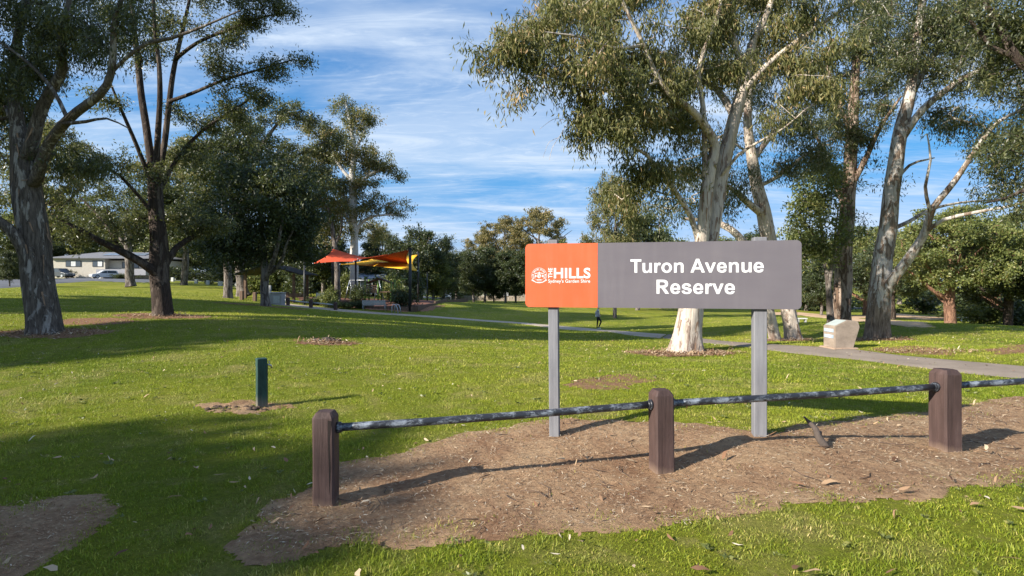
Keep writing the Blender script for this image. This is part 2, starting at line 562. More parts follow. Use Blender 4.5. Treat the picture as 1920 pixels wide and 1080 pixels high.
def patch(name, poly, m, label, sp=0.05, lift=0.008, amp=0.1, nsc=5.0, seed=0.0, relief=0.006, bare=True, cover=0.0, parent=None):
    """an irregular sheet of bare ground; poly is a list of ground points"""
    xs, ys = [p[0] for p in poly], [p[1] for p in poly]
    ax = np.arange(min(xs) - amp * 2, max(xs) + amp * 2, sp); ay = np.arange(min(ys) - amp * 2, max(ys) + amp * 2, sp)
    X, Y = np.meshgrid(ax, ay)
    sd = seg_sd(X, Y, poly) + amp * vnoise(X, Y, nsc, seed) + 0.4 * amp * vnoise(X, Y, nsc * 3.7, seed + 2)
    Z = ground(X, Y) + lift * np.clip(sd / (2 * sp) + 0.6, -1.0, 1.0) + relief * (vnoise(X, Y, 9, seed) + 0.7 * vnoise(X, Y, 31, seed + 1)) * np.clip(sd / 0.15, 0, 1)
    inside = sd > 0
    keep = inside[:-1, :-1] | inside[1:, :-1] | inside[:-1, 1:] | inside[1:, 1:]
    ids = np.arange(X.size).reshape(X.shape)
    f4 = np.stack([ids[:-1, :-1], ids[:-1, 1:], ids[1:, 1:], ids[1:, :-1]], -1)[keep]
    used, inv = np.unique(f4, return_inverse=True)
    v = np.stack([X, Y, Z], -1).reshape(-1, 3)[used]
    o = link_mesh(name, np_mesh(name, v, inv.reshape(-1, 4), smooth=True), m, parent)
    if parent is None: tag(o, label, kind='structure')
    if bare: BARE.append((poly, amp, nsc, seed, cover))
    return o


def ell(cx, cy, rx, ry, n=16, rot=0.0):
    return [(cx + rx * math.cos(a) * math.cos(rot) - ry * math.sin(a) * math.sin(rot), cy + rx * math.cos(a) * math.sin(rot) + ry * math.sin(a) * math.cos(rot))
            for a in [2 * PI * i / n for i in range(n)]]


def gpoly(pp): return [tuple(G(a, b))[:2] for a, b in pp]


DIRT = gpoly([(447, 1015), (505, 950), (588, 912), (640, 872), (750, 850), (850, 815), (960, 796), (1060, 784), (1200, 790), (1330, 800), (1450, 812), (1530, 790),
              (1640, 782), (1760, 772), (1860, 752), (1990, 735), (2140, 730), (2140, 890), (1920, 905), (1800, 918), (1620, 945), (1480, 945), (1400, 962), (1300, 985), (1150, 988), (1000, 1000),
              (900, 1012), (750, 1022), (600, 1030), (500, 1055), (452, 1040)])
patch('bare_dirt', DIRT, MAT['dirt'], 'worn brown dirt strip under the log rail fence and sign', 0.03, 0.012, 0.11, 5.0, 0.4, 0.009)
DIRT2 = gpoly([(-120, 965), (0, 950), (100, 935), (190, 932), (228, 950), (190, 985), (140, 1020), (75, 1055), (10, 1085), (-120, 1110)])
patch('bare_dirt', DIRT2, MAT['dirt'], 'shaded worn dirt patch at the lower left corner of the lawn', 0.03, 0.010, 0.11, 8.0, 1.9)
TAPP = GB(490, 6.9)
patch('bare_dirt', ell(TAPP.x - 0.25, TAPP.y - 0.02, 0.62, 0.26), MAT['dirt'], 'small bare dirt patch round the green tap post', 0.025, 0.012, 0.13, 7.0, 3.1, 0.02)
b = GB(1285, 14)
patch('bark_litter', ell(b.x - 0.25, b.y - 0.25, 1.25, 0.75), MAT['litter_soil'], 'orange brown bark litter round the foot of the big pale gum behind the sign', 0.05, 0.015, 0.22, 3.0, 4.2, 0.02, cover=0.15)
b = GB(85, 14)
patch('bark_litter', ell(b.x + 0.2, b.y, 1.5, 0.9), MAT['litter_soil'], 'dark shaded bark litter round the foot of the leftmost gum', 0.06, 0.015, 0.25, 3.0, 5.2, 0.02, cover=0.2)
b = GB(303, 18)
patch('bark_litter', ell(b.x - 0.1, b.y, 1.5, 0.8), MAT['litter_soil'], 'bark litter round the foot of the dark barked tree at left', 0.07, 0.015, 0.25, 3.0, 6.2, 0.02, cover=0.2)
b = GB(1645, 18)
patch('bark_litter', ell(b.x - 0.1, b.y - 0.1, 1.0, 0.7), MAT['litter_soil'], 'bark litter round the white gum behind the stone plinth', 0.07, 0.015, 0.25, 3.0, 7.2, 0.02, cover=0.2)
b = GB(1470, 19)
patch('bark_litter', ell(b.x, b.y - 0.1, 1.0, 0.6), MAT['litter_soil'], 'bark litter round the twin leaning trunks right of the sign post', 0.07, 0.015, 0.25, 3.0, 8.2, 0.02, cover=0.3)
b = GB(615, 12.6)
patch('bare_dirt', ell(b.x, b.y, 0.65, 0.40), MAT['litter_soil'], 'bare round scar of an old stump in the open lawn', 0.04, 0.012, 0.14, 5.0, 2.2, 0.02, cover=0.1)
patch('dry_patch', gpoly([(1050, 722), (1110, 708), (1180, 702), (1210, 712), (1180, 728), (1100, 732)]), MAT['litter_soil'], 'thin dry patch in the lawn behind the sign', 0.04, 0.006, 0.14, 6.0, 1.2, 0.0, cover=0.55)
patch('dry_patch', gpoly([(1640, 652), (1700, 648), (1760, 653), (1800, 664), (1720, 664), (1660, 660)]), MAT['litter_soil'], 'dry leaf strewn strip beside the asphalt path near the plinth', 0.06, 0.006, 0.2, 4.0, 2.7, 0.0, cover=0.5)
patch('dry_patch', gpoly([(1845, 655), (1890, 647), (1960, 643), (2000, 655), (1930, 664), (1870, 664)]), MAT['litter_soil'], 'reddish bare patch beyond the path at the right edge', 0.05, 0.008, 0.14, 4.0, 3.7, 0.01, cover=0.3)
b = G(175, 602)
patch('dry_patch', ell(b.x, b.y, 1.4, 0.8), MAT['litter_soil'], 'worn brown patch in the sunny grass between the two left trees', 0.07, 0.006, 0.3, 3.0, 9.7, 0.0, cover=0.5)
b = GB(496, 33)
patch('bark_litter', ell(b.x - 0.5, b.y + 0.5, 3.0, 1.6), MAT['litter_soil'], 'bark litter round the forked tree beside the playground', 0.12, 0.02, 0.4, 2.0, 1.7, 0.02, cover=0.4)


def ribbon(name, left, right, m, label, step=0.35, lift=0.02):
    """a paved strip between two lists of matching ground points"""
    def dens(pl):
        pl = np.array([tuple(p)[:2] for p in pl]); out = []
        for i in range(len(pl) - 1):
            p0, p1, p2, p3 = pl[max(i - 1, 0)], pl[i], pl[i + 1], pl[min(i + 2, len(pl) - 1)]
            for k in range(8):
                u = k / 8
                out.append(0.5 * ((2 * p1) + (-p0 + p2) * u + (2 * p0 - 5 * p1 + 4 * p2 - p3) * u * u + (-p0 + 3 * p1 - 3 * p2 + p3) * u ** 3))
        out.append(pl[-1]); return np.array(out)
    L, R = dens(left), dens(right)
    k = 7
    vs, fs = [], []
    for i in range(len(L)):
        for j in range(k):
            u = j / (k - 1); q = L[i] * (1 - u) + R[i] * u
            edge = -0.03 if j in (0, k - 1) else lift
            vs.append((q[0], q[1], gz(q[0], q[1]) + edge))
    for i in range(len(L) - 1):
        for j in range(k - 1):
            a = i * k + j
            fs.append((a, a + 1, a + k + 1, a + k))
    me = bpy.data.meshes.new(name); me.from_pydata(vs, [], fs); me.polygons.foreach_set('use_smooth', [True] * len(fs)); me.update()
    o = link_mesh(name, me, m); tag(o, label, kind='structure')
    BARE.append(([tuple(p) for p in L] + [tuple(p) for p in R[::-1]], 0.03, 4.0, 0.0, 0.0))
    return o


up = [(2080, 700), (1920, 684), (1815, 675), (1690, 664), (1602, 653), (1547, 650), (1444, 645), (1320, 634), (1255, 626)]
lo = [(2080, 735), (1920, 714), (1810, 703), (1690, 687), (1600, 676), (1540, 670), (1444, 659), (1320, 644), (1240, 635)]
ribbon('asphalt_path', [G(*p) for p in up], [G(*p) for p in lo], MAT['asphalt'], 'brown grey asphalt footpath curving past the stone plinth')
up2 = [(1252, 626), (1190, 622), (1120, 616), (1000, 606), (900, 599), (800, 591), (720, 586), (640, 579), (560, 571), (520, 566)]
lo2 = [(1236, 635), (1176, 629), (1112, 621), (1000, 610.5), (900, 602.5), (800, 595), (720, 590), (636, 584), (556, 576), (510, 571)]
ribbon('concrete_path', [G(*p) for p in up2], [G(*p) for p in lo2], MAT['concrete_path'], 'pale concrete footpath running to the playground')
ribbon('road', [Vector((-70, 30, 0)), Vector((-66, 52, 0)), Vector((-71, 70, 0)), Vector((-76, 90, 0)), Vector((-60, 99, 0)), Vector((-30, 104, 0)), Vector((10, 106, 0)), Vector((70, 110, 0))],
       [Vector((-58, 30, 0)), Vector((-53, 52, 0)), Vector((-58, 70, 0)), Vector((-60, 84, 0)), Vector((-50, 91, 0)), Vector((-29, 96, 0)), Vector((10, 97, 0)), Vector((70, 100, 0))], MAT['road'],
       'grey suburban road bordering the reserve', lift=0.05)
for nm, pp, lab in (('sand_path', [(1440, 586), (1500, 586), (1560, 591.5), (1645, 601), (1645, 606), (1560, 598), (1500, 591), (1440, 590)], 'pale sandy track winding over the golf fairway at right'),
                    ('sand_bunker', [(1598, 592), (1680, 588), (1740, 593), (1795, 597), (1740, 600), (1680, 595), (1600, 597)], 'pale sand bunker behind the white gum'),
                    ('sand_bunker', [(1656, 601), (1690, 602), (1738, 613), (1700, 611.5), (1656, 606)], 'narrow pale sand tongue right of the white gum trunk')):
    patch(nm, gpoly(pp), MAT['sand'], lab, 0.3, 0.05, 0.25, 0.7, 1.0, 0.02)

# ------------------------------------------------------------------ trees


def catmull(pts, step):
    pts = np.asarray(pts, float); out = []
    for i in range(len(pts) - 1):
        p0, p1, p2, p3 = pts[max(i - 1, 0)], pts[i], pts[i + 1], pts[min(i + 2, len(pts) - 1)]
        m = max(2, int(np.linalg.norm(p2[:3] - p1[:3]) / step))
        for k in range(m):
            u = k / m
            out.append(0.5 * ((2 * p1) + (-p0 + p2) * u + (2 * p0 - 5 * p1 + 4 * p2 - p3) * u * u + (-p0 + 3 * p1 - 3 * p2 + p3) * u ** 3))
    out.append(pts[-1])
    return np.array(out)


def tube_arrays(P3, R, n, rough=0.0, seed=0.0, lobes=0.0):
    """ring mesh along points; returns verts, quads"""
    P3 = np.asarray(P3, float); R = np.asarray(R, float); m = len(P3)
    T = np.gradient(P3, axis=0); T /= np.linalg.norm(T, axis=1)[:, None] + 1e-9
    A = np.zeros_like(P3)
    ref = np.array([1.0, 0, 0]) if abs(T[0, 0]) < 0.8 else np.array([0, 1.0, 0])
    for i in range(m):
        a = ref - T[i] * (ref @ T[i]); a /= np.linalg.norm(a) + 1e-9
        A[i] = a; ref = a
    B = np.cross(T, A)
    th = np.linspace(0, 2 * PI, n, endpoint=False)
    rr = np.repeat(R[:, None], n, 1)
    if rough > 0:
        h = np.concatenate([[0], np.cumsum(np.linalg.norm(np.diff(P3, axis=0), axis=1))])[:, None]
        t2 = th[None]
        k = np.sin(2 * t2 + 0.9 * h + seed) * 0.5 + np.sin(3 * t2 - 1.7 * h + 2 * seed) * 0.4 + np.sin(5 * t2 + 2.3 * h + seed) * 0.35 + np.sin(8 * t2 + 0.7 * np.sin(3 * h) + 3 * seed) * 0.3 + np.sin(3.1 * h + t2 + seed) * 0.4
        rr = rr * (1 + rough * k)
        if lobes > 0:
            rr = rr * (1 + lobes * np.exp(-h * 2.2) * (0.6 * np.sin(5 * t2 + seed) + 0.5 * np.sin(3 * t2 + 2 * seed)))
    V = P3[:, None] + rr[..., None] * (A[:, None] * np.cos(th)[None, :, None] + B[:, None] * np.sin(th)[None, :, None])
    ids = np.arange(m * n).reshape(m, n)
    nx_ = np.roll(ids, -1, 1)
    Fq = np.stack([ids[:-1], nx_[:-1], nx_[1:], ids[1:]], -1).reshape(-1, 4)
    return V.reshape(-1, 3), Fq


def join(parts):
    vs, fs, b = [], [], 0
    for v, f in parts:
        vs.append(v); fs.append(f + b); b += len(v)
    return np.concatenate(vs), np.concatenate(fs)


def leaf_quads(pos, axis, L, W, rg):
    """a rhombic leaf for every position"""
    n = len(pos)
    axis = axis / (np.linalg.norm(axis, axis=1)[:, None] + 1e-9)
    r = rg.normal(size=(n, 3)); w = np.cross(axis, r); w /= np.linalg.norm(w, axis=1)[:, None] + 1e-9
    nrm = np.cross(axis, w)
    ln = (L * rg.uniform(0.65, 1.25, n))[:, None]; wd = (W * rg.uniform(0.7, 1.3, n))[:, None]
    midp = pos + axis * ln * 0.42 + nrm * ln * 0.07
    V = np.stack([pos, midp + w * wd * 0.5, pos + axis * ln, midp - w * wd * 0.5], 1).reshape(-1, 3)
    Fq = np.arange(4 * n).reshape(n, 4)
    return V, Fq


def make_tree(name, base, limbs, clumps, mats, label, cat='tree', tips=300, per=40, leaf=(0.16, 0.03), spread=0.28, droop=1.0, seed=1,
              tip_r=0.006, rpow=0.46, zmin=2.0, group=None, local=False, twig_r=0.5, hang=0.0, shell=0.0, sub=6.0, slim=1.0, strips=0, strip_z=(0.2, 5.0), limb_slim=0.94):
    """limbs: lists of (x,y,z,r); limbs[0] is the trunk. clumps: (x,y,z,rx,ry,rz,weight). mats: bark, leaf"""
    rg = np.random.default_rng(seed)
    base = np.array(base, float)
    root = empty(name, (0, 0, 0) if local else tuple(base))
    off = np.zeros(3) if local else base
    tag(root, label, cat, group)
    N, par, fixr = [], [], []
    chains = []
    for li, lb in enumerate(limbs):
        c = catmull(lb, 0.28 if len(limbs) < 25 else 0.5)
        c[:, 3] = np.maximum(c[:, 3] * (slim if li == 0 else slim * limb_slim), 0.003)
        if li > 0:
            d = np.linalg.norm(np.array(N) - c[0, :3], axis=1); j0 = int(np.argmin(d))
            bk = N[j0] - 0.5 * (c[1, :3] - c[0, :3]) / (np.linalg.norm(c[1, :3] - c[0, :3]) + 1e-9) * fixr[j0]
            if np.linalg.norm(bk - c[0, :3]) > 0.05: c = np.concatenate([[np.append(bk, min(c[0, 3] * 0.9, fixr[j0] * 0.9))], c])
        ids = []
        for k, q in enumerate(c):
            N.append(q[:3]); fixr.append(q[3])
            par.append((ids[-1] if ids else (j0 if li > 0 else -1)))
            ids.append(len(N) - 1)
        chains.append(ids)
    nfix = len(N)
    N = list(map(np.array, N))
    # attractors
    ws = np.array([c[6] * c[3] * c[5] for c in clumps]); cnt = np.maximum(1, np.round(tips * ws / ws.sum())).astype(int)
    at = []
    for c, k in zip(clumps, cnt):
        ks = max(1, int(round(k / sub)))
        u = rg.normal(size=(ks, 3)); u /= np.linalg.norm(u, axis=1)[:, None]
        r = rg.uniform(shell, 1, (ks, 1)) ** (1 / 2.4)
        cen = np.array(c[:3]) + u * r * np.array(c[3:6])
        at.append(cen[rg.integers(0, ks, k)] + rg.normal(size=(k, 3)) * spread * np.array([1.25, 1.25, 0.8]))
    at = np.concatenate(at)
    ok = [i for i in range(nfix) if N[i][2] - base[2] > zmin and fixr[i] > 0.0125]
    if not ok: ok = list(range(nfix))
    pos = np.array([N[i] for i in ok]); own = np.array(ok)
    D = np.linalg.norm(at[:, None] - pos[None], axis=2)
    up_pen = np.maximum(0, pos[None, :, 2] - at[:, None, 2]) * 0.35
    C = D + up_pen
    best = C.argmin(1); bd = C[np.arange(len(at)), best]; bi = own[best]
    left = np.ones(len(at), bool)
    tipnodes = []
    for _ in range(len(at)):
        j = int(np.argmin(np.where(left, bd, 1e9))); left[j] = False
        i0 = int(bi[j]); p0 = N[i0]; p1 = at[j]
        d = np.linalg.norm(p1 - p0)
        pp = N[par[i0]] if par[i0] >= 0 else p0 - np.array([0, 0, 1.0])
        dr = p0 - pp; dr /= np.linalg.norm(dr) + 1e-9
        m = int(np.clip(d / 0.35, 1, 6))
        perp = rg.normal(size=3) * 0.10 * d
        prev = i0; new = []
        for k in range(1, m + 1):
            u = k / m
            q = p0 * (1 - u) + p1 * u + (dr * 0.35 * d + perp + np.array([0, 0, 0.12 * d])) * u * (1 - u)
            N.append(q); par.append(prev); fixr.append(np.nan); prev = len(N) - 1; new.append(prev)
        tipnodes.append(prev)
        q = np.array([N[k] for k in new])
        if left.any():
            dd = np.linalg.norm(at[:, None] - q[None], axis=2) + np.maximum(0, q[None, :, 2] - at[:, None, 2]) * 0.35
            kb = dd.argmin(1); kv = dd[np.arange(len(at)), kb]
            better = kv < bd
            bd = np.where(better, kv, bd); bi = np.where(better, np.array(new)[kb], bi)
    n = len(N); N = np.array(N); par = np.array(par); fixr = np.array(fixr)
    tipc = np.zeros(n)
    for tnode in tipnodes: tipc[tnode] = 1
    for i in range(n - 1, nfix - 1, -1): tipc[par[i]] += tipc[i]
    rad = tip_r * np.maximum(tipc, 1) ** rpow
    rad[:nfix] = fixr[:nfix]
    for i in range(nfix, n): rad[i] = min(rad[i], rad[par[i]] * (0.8 if par[i] < nfix else 1.0))
    # limb meshes
    bark, leafm = mats
    for li, ids in enumerate(chains):
        R = fixr[ids]
        big = R.max()
        v, f = tube_arrays(N[ids] - off, R, 22 if big > 0.2 else 12 if big > 0.06 else 7, 0.075 if big > 0.12 else 0.05, seed + li, 0.22 if li == 0 else 0.0)
        link_mesh('trunk' if li == 0 else 'limb', np_mesh('trunk' if li == 0 else 'limb', v, f, smooth=True), bark, root)
    if strips:                                       # loose ribbons of shed bark curling off the stems
        cand = [i for ids in chains[:4] for i in ids[1:-1] if fixr[i] > 0.09 and strip_z[0] < N[i][2] - base[2] < strip_z[1]]
        vs, fs, b0 = [], [], 0
        for _ in range(strips):
            i = cand[rg.integers(0, len(cand))]; p = N[i]; r = fixr[i]; tdir = N[i] - N[par[i]]; tdir = tdir / (np.linalg.norm(tdir) + 1e-9)
            a = rg.uniform(0, 2 * PI); o1 = np.array([math.cos(a), math.sin(a), 0]); o1 -= tdir * (o1 @ tdir); o1 /= np.linalg.norm(o1); sd2 = np.cross(tdir, o1)
            ln = rg.uniform(0.15, 0.55); wd = rg.uniform(0.012, 0.045); cur = rg.uniform(0.0, 0.09); side = rg.normal(0, 0.03)
            for k in range(6):
                u = k / 5; c = p - tdir * ln * u + o1 * (r * 1.04 + 0.006 + cur * u ** 2.2) + sd2 * side * u; w2 = wd * (1 - 0.75 * u ** 2)
                vs += [c - sd2 * w2 / 2, c + sd2 * w2 / 2 + o1 * 0.004]
                if k < 5: fs.append([b0 + 2 * k, b0 + 2 * k + 1, b0 + 2 * k + 3, b0 + 2 * k + 2])
            b0 += 12
        o = link_mesh('peeling_bark', np_mesh('peeling_bark', np.array(vs) - off, np.array(fs), smooth=True), M_PEEL, root); o['kind'] = 'stuff'
    # twigs
    kids = {}
    for i in range(nfix, n): kids.setdefault(par[i], []).append(i)
    parts = []
    starts = [(p, c) for p in range(nfix) for c in kids.get(p, [])]
    while starts:
        p, c = starts.pop()
        ch = [p, c]
        while True:
            ks = kids.get(ch[-1], [])
            if not ks: break
            ks = sorted(ks, key=lambda k: -tipc[k])
            starts += [(ch[-1], k) for k in ks[1:]]
            ch.append(ks[0])
        R = rad[ch].copy(); R[0] = R[1]; R[-1] = max(R[-1] * 0.5, 0.002)
        parts.append(tube_arrays(N[ch] - off, R, 3 if R[0] < 0.02 else 5 if R[0] < 0.05 else 8))
    if parts:
        v, f = join(parts)
        o = link_mesh('branches', np_mesh('branches', v, f, smooth=True), bark, root); o['kind'] = 'stuff'
    # leaves
    tp = N[tipnodes]; tq = N[par[tipnodes]]
    u = rg.uniform(-0.1, 1.15, (len(tp), per, 1))
    ps = tq[:, None] * (1 - u) + tp[:, None] * u + rg.normal(size=(len(tp), per, 3)) * np.array([spread, spread, spread * 0.75]) * 0.72
    ps[..., 2] -= np.abs(rg.normal(size=ps.shape[:2])) * hang
    ax = rg.normal(size=ps.shape) * 0.55; ax[..., 2] -= droop
    V, Fq = leaf_quads(ps.reshape(-1, 3) - off, ax.reshape(-1, 3), leaf[0], leaf[1], rg)
    tone = np.clip(rg.normal(0.5, 0.17, len(tp))[:, None] + rg.normal(0, 0.17, ps.shape[:2]), 0, 1)
    o = link_mesh('crown', np_mesh('crown', V, Fq, {'rnd': np.repeat(tone.ravel(), 4)}), leafm, root); o['kind'] = 'stuff'
    return root


def pxl(Z, pts):
    """limb traced as (column, row, depth offset, radius in photo pixels)"""
    out = []
    for a, b, dz, r in pts:
        p = P(a, b, Z + dz); out.append((p.x, p.y, p.z, r * (Z + dz) / F))
    return out


def pxc(Z, cl):
    out = []
    for q in cl:
        a, b, rx, ry = q[:4]; dz = q[4] if len(q) > 4 else 0.0; w = q[5] if len(q) > 5 else 1.0
        z = Z + dz; p = P(a, b, z); s = z / F
        out.append((p.x, p.y, p.z, rx * s, (rx + ry) * 0.5 * s, ry * s, w))
    return out


BARK_CREAM = bark_mat('bark_cream_gum', (0.60, 0.52, 0.44), (0.38, 0.30, 0.245), (0.16, 0.10, 0.075), 0.555, 8, 0.65, 0.3)
BARK_GREY = bark_mat('bark_grey_gum', (0.36, 0.325, 0.285), (0.17, 0.140, 0.115), (0.042, 0.032, 0.026), 0.43, 8, 0.8, 3.3, low_dark=None)
BARK_WHITE = bark_mat('bark_white_gum', (0.58, 0.54, 0.49), (0.33, 0.25, 0.19), (0.09, 0.06, 0.042), 0.52, 8, 0.7, 6.1, low_dark=1.3)
BARK_ROUGH = bark_mat('bark_rough_brown', (0.42, 0.32, 0.25), (0.20, 0.13, 0.09), (0.07, 0.045, 0.032), 0.50, 11, 0.9, 1.9, fibre=True)
BARK_DARK = bark_mat('bark_dark_fibrous', (0.155, 0.122, 0.100), (0.080, 0.058, 0.047), (0.028, 0.021, 0.018), 0.46, 13, 1.0, 5.0, fibre=True)
BARK_FAR = bark_mat('bark_far_grey', (0.24, 0.21, 0.185), (0.13, 0.105, 0.09), (0.05, 0.04, 0.034), 0.50, 5, 0.4, 2.4)
BARK_RED = bark_mat('bark_red_brown', (0.30, 0.17, 0.11), (0.20, 0.105, 0.07), (0.09, 0.05, 0.035), 0.5, 8, 0.7, 8.4, fibre=True)

M_PEEL = plain('peeling_bark_ribbons', (0.26, 0.165, 0.105), 0.9, 0.45, 5, bump=0.3)
LEAF_OLIVE = leaf_mat('leaf_olive_gum', [(0.0, (0.045, 0.055, 0.020)), (0.35, (0.115, 0.125, 0.045)), (0.62, (0.200, 0.195, 0.072)), (0.85, (0.300, 0.240, 0.105)), (1.0, (0.40, 0.27, 0.14))], 0.30, 0.5, 0.3)
LEAF_DARK = leaf_mat('leaf_dark_gum', [(0.0, (0.022, 0.030, 0.014)), (0.4, (0.060, 0.075, 0.030)), (0.75, (0.115, 0.125, 0.048)), (1.0, (0.20, 0.18, 0.075))], 0.28, 0.40, 0.5)
LEAF_DENSE = leaf_mat('leaf_dense_evergreen', [(0.0, (0.014, 0.022, 0.010)), (0.4, (0.034, 0.050, 0.020)), (0.75, (0.065, 0.085, 0.030)), (1.0, (0.13, 0.135, 0.045))], 0.18, 0.45, 0.4)
LEAF_BROWN = leaf_mat('leaf_brownish_gum', [(0.0, (0.070, 0.066, 0.028)), (0.4, (0.170, 0.150, 0.060)), (0.7, (0.260, 0.210, 0.080)), (1.0, (0.36, 0.25, 0.11))], 0.25, 0.5, 0.3)
LEAF_FRESH = leaf_mat('leaf_mid_green', [(0.0, (0.045, 0.062, 0.018)), (0.4, (0.115, 0.140, 0.040)), (0.75, (0.190, 0.210, 0.060)), (1.0, (0.28, 0.26, 0.085))], 0.28, 0.45, 0.4)

# --- the big pale gum behind the sign
Z = 14.0
make_tree('gum_tree', GB(1285, Z), [
    pxl(Z, [(1284, 672, 0, 41), (1286, 655, 0, 35), (1289, 620, 0, 29), (1295, 580, 0, 26), (1303, 530, 0, 25), (1312, 485, 0, 23), (1320, 455, 0.05, 18)]),
    pxl(Z, [(1307, 500, -.05, 15), (1312, 470, -.12, 15), (1319, 420, -.22, 14), (1325, 360, -.3, 13), (1333, 310, -.35, 12), (1341, 275, -.4, 10.5), (1325, 240, -.6, 9), (1295, 205, -.9, 8), (1255, 175, -1.2, 7), (1225, 130, -1.4, 6), (1205, 80, -1.5, 5), (1180, 30, -1.7, 4), (1150, -40, -1.9, 2.5)]),
    pxl(Z, [(1326, 480, .12, 17), (1338, 410, .2, 16.5), (1350, 340, .25, 16), (1362, 280, .25, 15), (1378, 220, .3, 14), (1392, 170, .3, 12.5), (1399, 130, .3, 10), (1412, 80, .4, 8), (1440, 20, .5, 7), (1465, -60, .6, 5), (1490, -160, .7, 2.5)]),
    pxl(Z, [(1388, 180, .3, 7.5), (1430, 130, .1, 6.2), (1480, 88, 0, 5.4), (1535, 48, -.1, 4.6), (1600, 5, -.2, 3.4), (1680, -50, -1, 2.5)]),
    pxl(Z, [(1309, 450, -.15, 7), (1295, 405, -.3, 6.2), (1270, 365, -.6, 5.5), (1240, 325, -.9, 4.5), (1212, 290, -1.2, 3.5), (1175, 270, -1.6, 2)]),
    pxl(Z, [(1322, 345, -.3, 6), (1321, 270, -.4, 6), (1318, 200, -.4, 5.5), (1310, 130, -.4, 5), (1330, 70, -.5, 5), (1350, 10, -.5, 4), (1352, -70, -.4, 2.5)]),
    pxl(Z, [(1378, 222, .4, 8), (1345, 168, .9, 7.5), (1300, 150, 1.5, 6), (1240, 140, 2.2, 5), (1170, 148, 3, 4), (1100, 130, 3.6, 2)]),
    pxl(Z, [(1396, 140, .3, 8), (1372, 60, .8, 7), (1360, -40, 1.3, 5), (1340, -150, 1.6, 2.5)]),
    pxl(Z, [(1352, 330, .1, 4), (1385, 290, -.3, 3.4), (1430, 262, -.6, 2.6), (1470, 240, -.9, 1.8), (1510, 205, -1.1, 1.0)]),
    pxl(Z, [(1205, 85, -1.5, 4), (1150, 90, -1.9, 3.2), (1090, 70, -2.2, 2.6), (1020, 60, -2.5, 1.6)]),
    pxl(Z, [(1125, 205, -1.7, 1.3), (1095, 212, -1.8, 1.0), (1066, 228, -1.9, .8), (1050, 255, -1.95, .6), (1036, 276, -2, .5), (1030, 300, -2, .3)]),
    pxl(Z, [(1066, 228, -1.9, .7), (1045, 222, -2, .5), (1030, 228, -2.1, .4), (1012, 242, -2.1, .25)]),
    pxl(Z, [(1085, 216, -1.8, .6), (1074, 245, -1.8, .45), (1060, 262, -1.8, .35), (1052, 282, -1.8, .22)]),
    pxl(Z, [(1048, 258, -1.95, .5), (1030, 266, -2, .4), (1022, 284, -2, .3), (1018, 296, -2, .2)]),
    pxl(Z, [(1240, 150, -1.3, 3.6), (1180, 170, -1.6, 3), (1110, 165, -1.9, 2.2), (1040, 150, -2.2, 1.3)]),
], pxc(Z, [(1010, 45, 95, 70, -2), (940, 105, 42, 45, -2.3, 1.3), (1000, 120, 60, 35, -2.1), (1100, 55, 100, 80, -1.5), (1150, 175, 85, 75, -1.5), (1085, 150, 60, 45, -1.8), (1125, 235, 65, 60, -1.6),
           (1185, 280, 65, 60, -1.2), (1235, 315, 55, 45, -.5), (1230, 100, 110, 90, -.5), (1205, 215, 85, 70, 0), (1290, 60, 90, 80, .5), (1260, 205, 50, 50, 1.5), (1400, 40, 80, 70, 1),
           (1392, 130, 45, 40, -1), (1500, 60, 80, 70, 0), (1545, 130, 60, 60, -.5), (1470, 190, 55, 40, -.6, .6), (1180, 345, 45, 35, 1), (1120, 0, 150, 70, 0), (1290, 285, 40, 40, .6, .7),
           (1100, -120, 200, 100, 0, .5), (1350, -120, 250, 110, 0, .5), (1550, -80, 150, 90, 0, .5), (965, 168, 20, 20, -2.2, 1.6)]),
    (BARK_CREAM, LEAF_OLIVE), 'big pale cream gum with forked trunk directly behind the grey sign board', tips=1350, per=64, leaf=(0.165, 0.032), sub=7.0, spread=0.205, droop=1.15, hang=0.2, slim=0.90, strips=90, strip_z=(0.1, 5.5), seed=11, zmin=3.2, tip_r=0.005)

